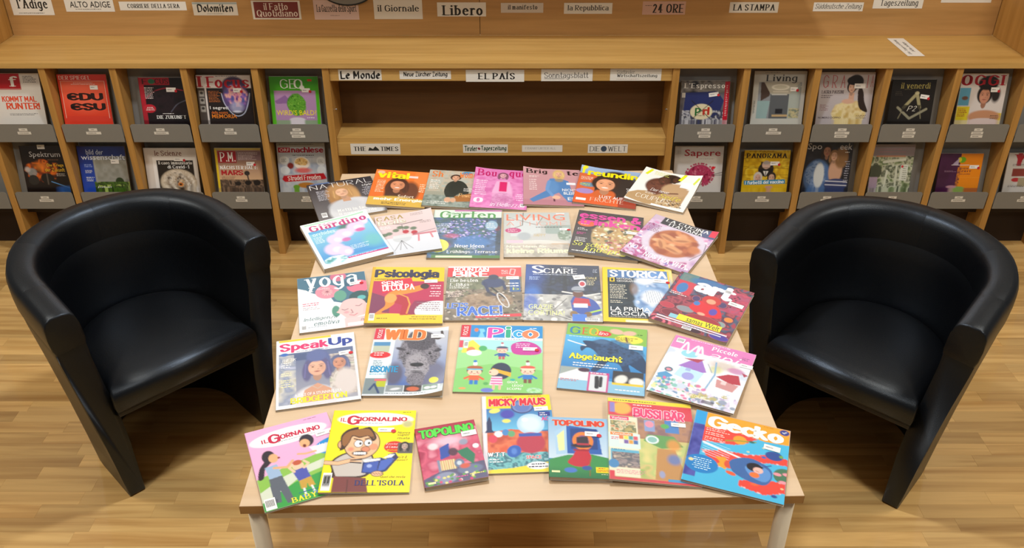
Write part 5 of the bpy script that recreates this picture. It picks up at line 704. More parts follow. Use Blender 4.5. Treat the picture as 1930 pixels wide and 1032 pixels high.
def s_panorama(w, h):
    A = Art(w, h, 'd8b018', .0024); A.n(0, .0, 1, 1, ['c89c10', 'e8c838', 'b88c10', 'e0b820'], 6, 4, .9)
    for y in (.2, .42, .64, .86): A.r(0, y, 1, y+.012, '8c6808', .8)
    A.e(.5, .5, .18, .2, '1c1a1c', 1, .1); A.r(.38, .3, .66, .4, '241e1c'); A.e(.5, .38, .1, .12, 'c8a898', 1, .15); A.e(.5, .33, .09, .05, 'a8a09c', 1, .3); A.p([(.44, .54), (.5, .7), (.56, .54)], 'e0dcd4'); A.l([(.5, .56), (.5, .7)], .02, '24242c'); A.l([(.1, .46), (.9, .46)], .012, '4c3408'); A.face(.34, .72, .08, 'c8a090', 'c8c0b8', .8); A.face(.64, .72, .08, 'c8a088', '2a2220', .9); A.r(0, .88, 1, 1, 'd8b018'); A.p([(.04, .8), (.94, .76), (.95, .88), (.05, .91)], '2c88b0')
    A.t('PANORAMA', .04, .08, .94, .2, '241c18', 'R'); A.gk(.1, .02, .9, .05, 1, '5c4808'); A.t('I furbetti del vaccino', .07, .79, .92, .88, 'e8f0f4', 'h', 2); A.e(.6, .97, .1, .04, 'c89888', 1, .3); A.stk(.68, .34, .2, .1, 1); return A
def s_sport(w, h):
    A = Art(w, h, '282830', .0024); A.n(0, 0, 1, 1, ['20222c', '2c2e3a', '181a20'], 4, 4, .8); A.e(.3, .75, .3, .4, '4c6c9c', 1, .15); A.n(.05, .4, .5, 1, ['4c6c9c', '8ca4c8', '34507c'], 18, 4, .7, 1); A.e(.34, .72, .12, .3, 'd0d4d4', 1, .2); A.e(.68, .62, .16, .3, 'c89c80', 1, .2); A.e(.78, .34, .16, .26, '8c6844', 1, .25); A.e(.72, .92, .26, .14, '34406c', 1, .1); A.l([(.5, .84), (.95, .86)], .02, 'd8d8e0'); A.l([(.5, .92), (.95, .94)], .02, 'd8d8e0')
    A.t('Spo', .04, .03, .34, .2, 'c8c8cc', 'b'); A.t('eek', .72, .03, .98, .17, 'c8c8cc', 'b'); A.face(.46, .2, .09, 'a87860', '2c2018', 1.0); A.face(.62, .3, .08, 'd0a488', '8c6844', 1.0, 0); A.gk(.84, .2, .97, .25, 1, WH); A.gk(.86, .4, .97, .9, 10, 'a8a8b8', 'r'); return A
def s_green(w, h):
    A = Art(w, h, '9c9490', .0024); A.r(0, .0, 1, .28, '988c90'); A.n(.0, .26, 1, 1, ['5c6c48', '8c9c74', 'c8ccb4', '3c4830', 'a8ac94'], 9, 6, 1); A.e(.12, .62, .16, .18, '4c5444', 1, .1); A.r(0, .74, .2, 1, 'b8a4c0'); A.l([(.3, .4), (.8, .34)], .06, 'd8dccc'); A.l([(.4, .6), (.38, .95)], .05, 'd0d4c0'); A.l([(.62, .5), (.64, .95)], .05, 'c8ccb8'); A.r(.72, .46, .9, .82, 'd8dcd0'); A.r(.1, .25, .8, .28, 'c88868')
    A.t('RIVISTA', .2, .06, .9, .2, 'b08088', 'f') if 0 else A.gk(.15, .08, .9, .2, 2, 'b08890'); A.e(.76, .5, .03, .03, 'c82430'); A.gk(.78, .48, .9, .8, 7, '8c9080'); return A
def s_purple(w, h):
    A = Art(w, h, '4a1c48', .0024); A.r(.48, 0, 1, 1, 'ec8c0c'); A.n(0, 0, .48, 1, ['44183f', '542450'], 4, 3, .7); A.n(.44, .4, .52, 1, ['44183f', 'ec8c0c'], 30, 3, 1); A.e(.52, .18, .09, .09, '6cb020', 1, .1); A.e(.46, .18, .05, .08, 'e0d020', 1, .2); A.p([(.3, .32), (.44, .14), (.44, .32)], 'b8a8c8'); A.q(.28, .32, .7, .335, 'e8e4ec', 1); A.e(.5, .99, .2, .05, '8cac58', 1, .3); A.e(.36, .96, .14, .05, 'c08c9c', 1, .3); A.q(.5, .68, 1, .685, 'f4b048', 1)
    A.t('DIESE', .52, .4, .7, .45, '4c1c3c', 'b'); A.t('ZEIT', .52, .48, .78, .53, '4c1c3c', 'b'); A.t('DES JAHRES', .5, .57, .76, .61, '4c1c3c', 'b'); A.gk(.14, .48, .44, .54, 2, 'a888a8'); A.stk(.82, .38, .22, .1, 1); return A
def s_red(w, h):
    A = Art(w, h, 'd4d0cc', .0024); A.r(.2, 0, .3, .36, 'b02c38'); A.r(.14, .44, .5, .66, '8c3c34'); A.e(.25, .76, .1, .06, 'c03038'); A.r(.3, .7, .9, .95, 'a89c80'); A.r(.55, .42, .9, .66, '7c6c5c'); A.t('V', .12, .04, .4, .26, 'b02430', 'R'); A.t('ITA', .42, .04, .9, .26, 'b02430', 'R') if 0 else A.r(.5, .05, .9, .24, 'b83440', .8); A.gk(.12, .3, .6, .38, 2, '5c5050'); A.gk(.1, .9, .5, .97, 2, '5c5050'); return A
# ================================================================== THE ROOM
YF = 3.55                       # front plane of the racks
# floor: slab, one object per parquet block, the far ones joined
bm = bmesh.new(); bx(bm, -4.6, 4.6, -2.6, 7.2, -.05, -.004)
floor = tag(obj('floor', bm, 'dark'), kind='structure')
rng = random.Random(11); SW = .0555; blocks = []
y = -.6; row = 0
while y < 7.0:
    x = -4.5+rng.uniform(0, .4)
    while x < 4.5:
        L = rng.choice((.30, .36, .42, .50)); blocks.append((x, y, L)); x += L
    y += SW; row += 1
def proj(P):
    d = Vector(P)-Vector((0, 0, CAMH)); z = d.y*cp-d.z*sp; yy = -d.y*sp-d.z*cp
    return (965+F*d.x/z, 516+F*yy/z) if z > .05 else (-9999, -9999)
def seen(b):
    px, py = proj((b[0]+b[2]/2, b[1]+SW/2, 0))
    if not (-70 < px < 2000 and 440 < py < 1065): return False
    if px > 470+.30*(955-py)+45 and px < 1500-.42*(935-py)-45 and py < 945: return False   # under the table top
    return b[1] < 3.78
vis = sorted([b for b in blocks if seen(b)], key=lambda b: b[1])[:300]; vs = set(vis)
pm = {}
for L in (.30, .36, .42, .50):
    bm = bmesh.new(); bx(bm, .00012, L-.00012, .00012, SW-.00012, -.004, 0)
    top = [e for e in bm.edges if all(v.co.z > -.001 for v in e.verts)]
    bmesh.ops.bevel(bm, geom=top, offset=.0002, segments=1, affect='EDGES')
    me = bpy.data.meshes.new('plank'); bm.to_mesh(me); bm.free(); me.materials.append(M['floor']); pm[L] = me
for b in vis:
    o = bpy.data.objects.new('plank', pm[b[2]]); C.objects.link(o); o.parent = floor; o.location = (b[0], b[1], 0)
bm = bmesh.new()
for b in blocks:
    if b in vs: continue
    bx(bm, b[0]+.00012, b[0]+b[2]-.00012, b[1]+.00012, b[1]+SW-.00012, -.004, 0)
tag(obj('planks_beyond', bm, 'floor', floor), kind='stuff')
wall = tag(box('wall_back', 'wallp', None, -4.6, 4.6, 7.2, 7.35, 0, 3.2, bev=0), kind='structure')
tag(box('ceiling', 'ceil', None, -4.6, 4.6, -2.6, 7.35, 3.2, 3.3, bev=0), kind='structure')

# ------------------------------------------------------------------ racks
B = .2905; T = .028
xl = [-.765-B*k for k in range(7)][::-1]          # divider centres, left rack
xr = [.674+B*k for k in range(7)]
LEAN = math.radians(11)
ROWS = [(.555, .638), (.233, .318)]               # pocket bottom, top
def rrect(x0, x1, z0, z1, r, n=5):
    P = [(x0, z0), (x1, z0)]
    P += [(x1-r+r*math.cos(a), z1-r+r*math.sin(a)) for a in [PI/2*i/n for i in range(n+1)]]
    P += [(x0+r-r*math.sin(a), z1-r+r*math.cos(a)) for a in [PI/2*i/n for i in range(n+1)]]
    return P
def prism(bm, P, y0, y1):                          # outline in xz extruded along y
    a = [bm.verts.new((x, y0, z)) for x, z in P]; b = [bm.verts.new((x, y1, z)) for x, z in P]
    bm.faces.new(a); bm.faces.new(b[::-1]); k = len(P)
    for i in range(k): bm.faces.new((a[i], b[i], b[(i+1) % k], a[(i+1) % k]))
def card_art(w, h, bg='e6e2da', res=.006): return Art(w, h, bg, res)
def flat(A, name, parent, P0, ex, ez, lift=.0002, mat='matte'):
    """flat print lying in the plane of ex, ez (unit vectors), centred at P0"""
    o = sheet(A, name, mat, parent, lambda x, y: np.zeros_like(np.asarray(x, float)), 0, lift)
    n = ex.cross(ez); m = Matrix((ex, ez, n)).transposed().to_4x4(); m.translation = P0; o.matrix_local = m
    return o
def rack(xs, label, own):
    root = tag(empty('magazine_rack', ((xs[0]+xs[-1])/2, YF, 0)), label, 'magazine rack')
    ox = root.location.x
    for x in own:
        box('divider', 'oak_v', root, x-T/2-ox, x+T/2-ox, 0, .345, 0, .8815)
    w0, w1 = xs[0]-ox, xs[-1]-ox
    box('back_board', 'dark', root, w0+T/2, w1-T/2, .33, .345, .0, .88)
    box('plinth', 'dark', root, w0+T/2, w1-T/2, .12, .14, 0, .185); box('base_shelf', 'dark', root, w0+T/2, w1-T/2, .06, .33, .185, .2)
    for bi, (xa, xb) in enumerate(zip(xs[:-1], xs[1:])):
        xa, xb = xa+T/2-ox+.001, xb-T/2-ox-.001
        for ri, (z0, z1) in enumerate(ROWS):
            bm = bmesh.new(); bx(bm, xa, xb, 0, .0025, 0, .315); ob = obj('back_plate', bm, 'greyd', root)
            ob.location = (0, .050, z0+.004); ob.rotation_euler = (-LEAN, 0, 0)
            bm = bmesh.new(); prism(bm, rrect(xa+.004, xb-.004, 0, z1-z0, .012), -.0015, 0); bx(bm, xa+.004, xb-.004, 0, .052, -.0015, 0)
            pk = obj('pocket', bm, 'grey', root); pk.location = (0, .004, z0); pk.rotation_euler = (math.radians(3), 0, 0)
            r = random.Random(bi*7+ri+int(xs[0]*10)); n = r.choice((2, 2, 3)) if ri == 0 else 2
            for k in range(n):
                w = .036+.014*min(k, 1)+(.016*r.random() if k else 0); A = card_art(w, .0125, 'e4e0d6', .01)
                if k == 0: A.gk(.3, .25, .8, .8, 1, '6a6a66', seed=bi)
                else: A.gk(.12, .25, .95, .8, 1, '5a5a56', seed=bi+k)
                flat(A, 'pocket_tag', pk, Vector(((xa+xb)/2+r.uniform(-.004, .004), -.0018, .058-.0155*k)), Vector((1, 0, 0)), Vector((0, 0, 1)))
    return root
rackL = rack(xl, 'oak magazine rack with grey steel pockets left of the newspaper cabinet', xl[:-1])
rackR = rack(xr, 'oak magazine rack with grey steel pockets right of the newspaper cabinet', xr[1:])

# centre newspaper cabinet between the racks
cx0, cx1 = xl[-1]+T/2, xr[0]-T/2
cab = tag(empty('newspaper_cabinet', ((cx0+cx1)/2, YF, 0)), 'oak newspaper cabinet with open dark shelves and name strips behind the table', 'cabinet')
W2 = (cx1-cx0)/2
for s in (-1, 1): box('side_panel', 'oak_v', cab, s*(W2+T/2)-T/2, s*(W2+T/2)+T/2, 0, .345, 0, .8815)
box('back_panel', 'oak_shaded', cab, -W2+.0005, W2-.0005, .175, .185, .0, .8815)
def rail(z0, z1): return box('name_rail', 'oak', cab, -W2+.0005, W2-.0005, .008, .026, z0, z1)
r1 = rail(.825, .881); box('shelf', 'oak', cab, -W2+.0005, W2-.0005, .012, .174, .549, .571); r2 = rail(.489, .5485)
box('shelf', 'oak', cab, -W2+.0005, W2-.0005, .012, .174, .2, .222); box('plinth', 'dark', cab, -W2+.0005, W2-.0005, .1, .115, 0, .199)
for s in (-1, 1):
    for z in (.68, .36):
        bm = bmesh.new(); tube(bm, (s*(W2-.0005), .06, z), (s*(W2-.006), .06, z), .0035, 10); obj('shelf_pin', bm, 'metal', cab)
# worktop
top = tag(empty('countertop', (0, YF, .8822)), 'long oak countertop running over racks and cabinet', 'countertop')
box('board', 'oak', top, -2.52, 2.43, -.006, .36, 0, .0235, bev=.002)
# upper display
up = tag(empty('display_panel', (0, 3.906, .9062)), 'oak wall display above the countertop carrying newspaper name strips', 'display panel')
pa = [box('panel', 'oak_back', up, -2.197, -.1415, .003, .02, 0, .62), box('panel', 'oak_back', up, -.1394, 2.117, .003, .02, 0, .62)]
for x in (-2.226, 2.12): box('side_panel', 'oak_v', up, x, x+.026, -.335, .02, 0, .62)
box('backing', 'dark', up, -2.19, 2.11, .021, .03, 0, .62); box('shadow_shelf', 'oak', up, -1.245, 1.115, -.25, .0025, .345, .37)  # backing added against light in the joint; unseen shelf shaped to cast the shadow
# round sign on the panel below the shadow-casting shelf
pz = aty(635, 9, 3.9).z
sg = tag(empty('oval_sign', (-.708, 3.9085, pz+.088)), 'oval grey sign with dark rim, its lower edge over the pinkish name card', 'sign')
bm = bmesh.new(); P = [(.125*math.cos(2*PI*i/48), .088*math.sin(2*PI*i/48)) for i in range(48)]; prism(bm, P, -.014, -.001); obj('sign_face', bm, 'grey', sg)
bm = bmesh.new()
for (x0, z0), (x1, z1) in zip(P, P[1:]+P[:1]): tube(bm, (x0, -.012, z0), (x1, -.012, z1), .004, 8, cap=False)
obj('rim', bm, 'black', sg, True)

# name strips (px rectangle on a known plane, background, lettering)
def strip(px0, py0, px1, py1, Y, parent, art, bg='e4e0d6', label=None, rot=0):
    p0 = aty((px0+px1)/2, py1, Y); p1 = aty((px0+px1)/2, py0, Y); a = aty(px0, (py0+py1)/2, Y); b = aty(px1, (py0+py1)/2, Y)
    w = b.x-a.x; h = p1.z-p0.z; A = card_art(w, h, bg); art(A)
    c = Vector(((a.x+b.x)/2, Y, (p0.z+p1.z)/2))-parent.matrix_basis.translation
    t = math.radians(rot); o = flat(A, 'name_card', parent, c, Vector((math.cos(t), 0, math.sin(t))), Vector((-math.sin(t), 0, math.cos(t))))
    if label: o['label'] = label
    return o
K = '1a1a1a'
YB = 3.9085
strip(20, -14, 98, 28.5, YB, up, lambda A: (A.t("l'Adige", .14, .28, .88, .82, K, 'R'), A.gk(.14, .88, .92, .95, 1, '4a4a4a')), label="white name card with large serif letters, at the far left of the wall display")
strip(122.5, -1, 214.5, 22, YB, up, lambda A: (A.t('ALTO ADIGE', .1, .16, .93, .66, K, 'b'), A.gk(.2, .74, .85, .86, 1, '3a3a3a')), label='white name card in plain black capitals, second from left on the wall display')
strip(225, 3, 351, 19.5, YB, up, lambda A: A.t('CORRIERE DELLA SERA', .12, .25, .9, .75, K, 'R'), label='long narrow white name card with slab capitals on the wall display')
strip(363.5, 4, 447.5, 29, YB, up, lambda A: (A.q(.0, .02, 1, .16, 'a8b4b4', .5), A.t('Dolomiten', .1, .14, .9, .76, K, 'k'), A.gk(.3, .84, .7, .92, 1, '3a3a3a')), label='white name card with blackletter, where the shadow starts on the wall display')
strip(475, 1, 566.5, 36.5, YB, up, lambda A: (A.q(.045, .07, .955, .92, '7c3434', .5), A.t('il Fatto', .24, .14, .74, .5, 'f0e8e0', 'r'), A.t('Quotidiano', .09, .5, .93, .88, 'f0e8e0', 'r')), label='name card with white letters on dark red')
strip(591.5, 0, 676, 37, YB, up, lambda A: (A.t('La Gazzetta dello Sport', .06, .24, .95, .7, K, 'R'), A.gk(.36, .76, .68, .82, 1, '5a3a3a')), bg='d8bcb4', label='pinkish name card below the round sign')
strip(704.5, -2, 796, 36, YB, up, lambda A: A.t('il Giornale', .07, .3, .93, .62, K, 'r'), label='tall white name card with light serif letters')
strip(824, 4.5, 916, 31, YB, up, lambda A: A.t('Libero', .09, .2, .93, .92, K, 'R'), label='white name card with very heavy serif letters, left of the panel joint')
strip(944, 5.5, 1024, 24, YB, up, lambda A: A.t('il manifesto', .16, .2, .86, .66, '2a2a2a', 'R'), bg='d2c8bc', label='small beige name card right of the panel joint')
strip(1063, 5.5, 1154, 26, YB, up, lambda A: A.t('la Repubblica', .07, .2, .93, .82, K, 'r'), label='white name card with serif lettering right of the small beige one')
strip(1211, 2.5, 1292, 27.5, YB, up, lambda A: (A.t('24 ORE', .24, .2, .96, .86, K, 'R'), A.gk(.06, .26, .22, .38, 1, '5a4a40')), bg='cfa898', label='salmon coloured name card with heavy numerals')
strip(1375, 4, 1467, 24, YB, up, lambda A: A.t('LA STAMPA', .07, .2, .94, .8, K, 'R'), label='white name card with heavy serif capitals at the right end of the shadow')
strip(1533, 4.5, 1627, 21.3, YB, up, lambda A: A.t('S\u00fcddeutsche Zeitung', .04, .14, .97, .86, K, 'i'), label='white name card with slanted lettering, first in the light at the right')
strip(1648, -22, 1742, 16, YB, up, lambda A: (A.t('Dolomiten', .1, .1, .9, .4, K, 'r') if 0 else None, A.t('Tageszeitung', .14, .56, .9, .95, '2a2a2a', 'r')), label='tall white name card cut by the top of the picture')
strip(1776, -20, 1871, 5, YB, up, lambda A: A.t('DIE ZEIT', .1, .3, .92, .84, K, 'r') if 0 else A.t('USANZEIT', .1, .3, .92, .84, K, 'r') if 0 else A.gk(.1, .5, .92, .84, 1, K), label='white name card at the far right of the wall display')
YC = YF+.0076
def st2(x0, y0, x1, y1, art, label, bg='e4e0d6', rot=0): strip(x0, y0, x1, y1, YC, cab, art, bg, label, rot)
st2(638, 131, 719, 151, lambda A: A.t('Le Monde', .04, .1, .97, .9, K, 'k'), 'white name card in bold blackletter, leftmost on the upper rail')
st2(753, 133, 850, 149, lambda A: A.t('Neue Z\u00fcrcher Zeitung', .08, .12, .93, .84, K, 'k'), 'narrow white name card in small blackletter on the upper rail')
st2(878, 131.5, 988, 154, lambda A: A.t('EL PA\u00cdS', .2, .16, .84, .8, K, 'R'), 'white name card in heavy serif capitals in the middle of the upper rail')
st2(1020, 130, 1117, 152.7, lambda A: (A.t('Sonntagsblatt', .06, .28, .92, .86, '2a2a2a', 'f'), A.q(.06, .8, .45, .825, '3a3a3a', 1)), 'white name card in thin serif letters on the upper rail')
st2(1150, 129, 1246.5, 152, lambda A: (A.t('S\u00fcdtiroler', .13, .14, .48, .44, '7a7a7a', 'f'), A.t('Wirtschaftszeitung', .13, .46, .92, .76, K, 'r'), A.gk(.13, .84, .6, .9, 1, '8a3a30')), 'white two-line name card, rightmost on the upper rail')
st2(661, 270.5, 754.5, 290.5, lambda A: (A.t('THE', .06, .28, .31, .68, K, 'R'), A.t('TIMES', .6, .28, .96, .68, K, 'R'), A.add([(.35, .66), (.38, .34), (.45, .5), (.5, .24), (.56, .5), (.58, .66)], [(0, 1, 2), (0, 2, 5), (2, 3, 4), (2, 4, 5)], '2a2a26')), 'white name card with a small crest between two words, left on the lower rail')
st2(872.7, 272, 957, 287.7, lambda A: (A.t('Tiroler', .03, .16, .32, .82, '1f4a34', 'k'), A.t('Tageszeitung', .4, .16, .97, .86, '1f4a34', 'k'), A.q(.335, .36, .38, .64, '8a3038', 1.4, 45)), 'white name card in dark green blackletter on the lower rail')
st2(983.8, 273.5, 1060, 286, lambda A: A.t('FRANKFURTER ALL', .08, .3, .84, .62, '4a4a58', 't'), 'blank white card with thin handwritten capitals on the lower rail')
st2(1108, 271.7, 1183, 288, lambda A: (A.t('DIE', .04, .22, .3, .8, '3a3a3e', 'f'), A.t('WELT', .5, .22, .97, .8, '3a3a3e', 'f'), A.add([(.4+.075*math.cos(i*PI/8), .52+.33*math.sin(i*PI/8)) for i in range(16)], [(0, i, i+1) for i in range(1, 15)], '3c4c60')), 'white name card with a small dark globe, right on the lower rail')
# loose card lying on the countertop
zc = .9058; q = [atz(x, y_, zc) for x, y_ in ((1669, 73), (1705, 72), (1746, 105), (1708.5, 107))]
lc = tag(empty('paper_card', sum(q, Vector())/4, 0), 'loose white card lying askew on the countertop at the right', 'paper card')
ex = ((q[3]-q[0])+(q[2]-q[1])); wl = ex.length/2; ex.normalize(); ez = Vector((-ex.y, ex.x, 0)); hl = ((q[1]-q[0]).length+(q[2]-q[3]).length)/2*.82
A = card_art(wl, hl, 'e8e4dc'); A.t('Die Tageszeitung', .1, .22, .9, .44, '2a2a2a', 'r'); A.t('Alto Adige', .24, .58, .78, .8, '2a2a2a', 'r')
flat(A, 'card_sheet', lc, Vector((0, 0, .0006)), -ex, -ez)

# ------------------------------------------------------------------ tables
TYAW = math.atan2(.0304, 1.2); HT = .70; TO = Vector((-.5748, 1.3387, 0))
tx = Vector((math.cos(TYAW), math.sin(TYAW), 0)); ty = Vector((-tx.y, tx.x, 0))
def table(k, label):
    root = tag(empty('table', TO+ty*(.802*k+.4)+tx*.6, TYAW), label, 'table')
    box('tabletop', 'beech', root, -.5995, .5995, -.3995, .3995, HT-.0225, HT, bev=.0012)
    for (a, b, c, d) in ((-.6, .6, -.4, -.3994), (-.6, .6, .3994, .4), (-.6, -.5994, -.4, .4), (.5994, .6, -.4, .4)):
        box('edge_band', 'beech_edge', root, a, b, c, d, HT-.0222, HT-.001, bev=0)
    for sx in (-1, 1):
        for sy in (-1, 1):
            bm = bmesh.new(); x, y_ = sx*.575, sy*.372
            tube(bm, (x, y_, .012), (x, y_, HT-.0228), .0185, 28); lg = obj('leg', bm, 'leg', root, False)
            for p in lg.data.polygons: p.use_smooth = len(p.vertices) == 4
            bm = bmesh.new(); tube(bm, (x, y_, 0), (x, y_, .02), .0205, 24); obj('foot_cap', bm, 'black', lg)
    for sy in (-1, 1): box('apron', 'leg', root, -.55, .55, sy*.372-.012, sy*.372+.012, HT-.055, HT-.023)
    for sx in (-1, 1): box('apron', 'leg', root, sx*.575-.012, sx*.575+.012, -.35, .35, HT-.055, HT-.023)
    return root
table(0, 'low beech table in front, carrying the comics and the two front rows')
table(1, 'low beech table behind, pushed against the front one, carrying the back rows')

# ------------------------------------------------------------------ tub chairs
def upath(d, b=.20, a=.345, nf=5, na=28, y0=0.0):
    R = a-d; P = [(-R, y0+(b-y0)*i/nf) for i in range(nf)]
    P += [(-R*math.cos(PI*i/na), b+R*.985*math.sin(PI*i/na)) for i in range(na+1)]
    P += [(R, b-(b-y0)*i/nf) for i in range(1, nf+1)]
    return P
def rimz(P): return .040*min(1, max(0, P[1]/.42))      # back rises above the arms
def chair(loc, rz, label):
    root = tag(empty('tub_chair', loc, rz), label, 'armchair')
    # shell, open at the front
    prof = [(.078, 0.0), (.066, .12), (.048, .28), (.026, .44), (.008, .56), (.0005, .622), (.012, .640), (.078, .640), (.0908, .62), (.0912, .55), (.104, .43), (.118, .34), (.126, .20), (.130, .0)]
    bm = bmesh.new(); rings = []
    for d, z in prof:
        rings.append([bm.verts.new((x, y_, z+(rimz((x, y_))*min(1, z/.6)**2 if z > .3 else 0))) for x, y_ in upath(d)])
    n = len(rings[0]); k = len(rings)
    for j in range(k):
        a, b = rings[j], rings[(j+1) % k]
        for i in range(n-1): bm.faces.new((a[i], a[i+1], b[i+1], b[i]))
    f0 = bm.faces.new([r[0] for r in rings]); f1 = bm.faces.new([r[-1] for r in rings][::-1])
    es = list({e for f in (f0, f1) for e in f.edges}); bmesh.ops.bevel(bm, geom=es, offset=.005, segments=3, profile=.5, affect='EDGES')
    sh = obj('shell', bm, 'leather', root, True)
    # rim pad in six stitched panels
    pr = [(.004, .590), (-.002, .606), (-.005, .640), (-.005, .672), (.002, .690), (.018, .6985), (.050, .699), (.070, .695), (.081, .684), (.0865, .664), (.0895, .636), (.0911, .612), (.0913, .596)]
    U = [upath(d) for d, z in pr]; cuts = [0, 4, 11, 19, 27, 34, len(U[0])-1]
    for c0, c1 in zip(cuts[:-1], cuts[1:]):
        bm = bmesh.new(); R_ = []
        m = (c1-c0)*2
        for s_ in range(m+1):
            f = c0+(c1-c0)*s_/m; i = min(int(f), len(U[0])-2); t = f-i
            if s_ == 0 and c0 > 0: t += .002
            if s_ == m and c1 < len(U[0])-1: t -= .002
            e = 1 if 0 < s_ < m else .0
            ring = []
            for (d, z), up_ in zip(pr, U):
                x = up_[i][0]*(1-t)+up_[i+1][0]*t; y_ = up_[i][1]*(1-t)+up_[i+1][1]*t
                zz = z-.0010*(1-e)*(z > .62); zz += rimz((x, y_)); zz = .6+(zz-.6)*1.12
                ring.append(bm.verts.new((x, y_-(.0035 if (c0 == 0 and s_ == 0) or (c1 == len(U[0])-1 and s_ == m) else 0), zz+.012)))
            R_.append(ring)
        for a, b in zip(R_[:-1], R_[1:]):
            for j in range(len(a)-1): bm.faces.new((a[j], b[j], b[j+1], a[j+1]))
        for rg, on in ((R_[0], c0 == 0), (R_[-1][::-1], c1 == len(U[0])-1)):
            if on: g = bm.faces.new(rg); bmesh.ops.bevel(bm, geom=list(g.edges), offset=.005, segments=3, profile=.5, affect='EDGES')
        obj('rim_panel', bm, 'leather', root, True)
    # seat cushion with domed top, apron below its front edge
    def outl(d, yf): return [(x, max(y_, yf)) for x, y_ in upath(.108+d, y0=yf)]
    bm = bmesh.new(); prev = None
    for d, yf, z in ((.004, -.022, .338), (.0, -.028, .352), (-.0, -.030, .385), (.0, -.027, .404), (.006, -.018, .417), (.018, .0, .427), (.04, .03, .434), (.08, .07, .440), (.13, .12, .444), (.19, .18, .446)):
        ring = [bm.verts.new((x, y_, z)) for x, y_ in outl(d, yf)]
        if prev:
            for i in range(len(ring)): j = (i+1) % len(ring); bm.faces.new((prev[i], prev[j], ring[j], ring[i]))
        else: bm.faces.new(ring[::-1])
        prev = ring
    bm.faces.new(prev); obj('seat_cushion', bm, 'leather', root, True)
    bm = bmesh.new(); bx(bm, -.232, .232, -.012, .40, .318, .336, bev=.004); obj('seat_base', bm, 'black', root)
    for x, y_ in ((-.245, .03), (.245, .03), (-.16, .40), (.16, .40)):
        bm = bmesh.new(); tube(bm, (x, y_, 0), (x, y_, .006), .016, 16)
        g = obj('glide', bm, 'black', root)
    for o in root.children:
        if o.name.startswith('shell'): o.location.z = .004
    return root
chair((-1.023, 2.226, 0), math.radians(44.8), 'black leather tub chair on the left side of the table')
chair((1.006, 2.163, 0), math.radians(-41.7), 'black leather tub chair on the right side of the table')

# ------------------------------------------------------------------ magazines
def sticker(A, parent, zf, w, h):
    for (x, y, sw, sh, dot, rot) in A.st:
        SA = Art(sw*w, sh*h, 'f0eeea', .01); SA.gk(.12, .3, .8, .75, 1, '8a8a94')
        cx_, cy_ = (x-.5)*w, (.5-y)*h; z = float(zf(np.array([cx_]), np.array([cy_]))[0])
        o = sheet(SA, 'library_sticker', 'matte', parent, lambda a, b: np.zeros_like(np.asarray(a, float)), 0, 0)
        o.location = (cx_, cy_, z+.0014); o.rotation_euler = (0, 0, math.radians(rot))
        if dot:
            bm = bmesh.new(); tube(bm, (sw*w*.48, -sh*h*.3, .0002), (sw*w*.48, -sh*h*.3, .0004), .0058, 20); d = obj('dot_sticker', bm, 'red', o); d['label'] = 'red dot sticker'
def magazine(name, art, w, h, t, curl, label, cat, group, mat='print', sleeve=False, stack=None):
    root = tag(empty(name), label, cat, group)
    A = art(w, h); zf = zbend(w, h, t, curl)
    pageblock(w, h, t, zf, root)
    bm = bmesh.new(); bx(bm, -w/2, w/2, -h/2, h/2, -.0004, .0); obj('back_cover', bm, 'white', root)
    sheet(A, 'cover', mat, root, zf, spine=t*.97)
    sticker(A, root, zf, w, h)
    if sleeve:
        bm = bmesh.new(); e = .004; n = 12
        g = [[bm.verts.new((-w/2-e+(w+2*e)*i/n, -h/2-e+(h+2*e)*j/n, float(zf(np.array([(-.5+i/n)*w]), np.array([(-.5+j/n)*h]))[0])+.0022+.0006*math.sin(i*2.1+j*1.3))) for j in range(n+1)] for i in range(n+1)]
        for i in range(n):
            for j in range(n): bm.faces.new((g[i][j], g[i+1][j], g[i+1][j+1], g[i][j+1]))
        s_ = obj('plastic_sleeve', bm, 'sleeve', root, True)
    return root
def lay(name, art, TL, TR, BR, BL, t, label, tilt=(0, 0), curl=(), tv=(0, 0), stk=None, cat='magazine', group='magazines laid out on the tables', sleeve=False, mat='print'):
    """corners measured in the photograph, carried onto the table top; tilt = height of left and right edge above the table"""
    zb = (tilt[0]+tilt[1]+tv[0]+tv[1])/2; zm = HT+t+zb
    a, b, c, d = [atz(*p, zm) for p in (TL, TR, BR, BL)]
    ce = (a+b+c+d)/4; ex = ((b-a)+(c-d)); w = ex.length/2; ey = ((a-d)+(b-c)); h = ey.length/2
    a1 = math.atan2(ex.y, ex.x); a2 = math.atan2(ey.y, ey.x)-PI/2; rz = (a1*w+a2*h)/(w+h)
    ar = art; 
    if stk:
        def ar(w_, h_, art=art):
            A = art(w_, h_); [A.stk(*s_) for s_ in stk]; return A
    o = magazine(name, ar, w, h, t, list(curl), label, cat, group, mat, sleeve)
    roll = math.atan2(tilt[0]-tilt[1], w)
    o.location = (ce.x, ce.y, HT+.0006+zb); pit = math.atan2(tv[1]-tv[0], h)
    o.rotation_euler = (Matrix.Rotation(rz, 3, 'Z') @ Matrix.Rotation(pit, 3, 'X') @ Matrix.Rotation(roll, 3, 'Y')).to_euler()
    print('%-22s w=%.3f h=%.3f rz=%.1f skew=%.1f' % (art.__name__, w, h, math.degrees(rz), math.degrees(a1-a2)))
    return o
m = 'magazine'
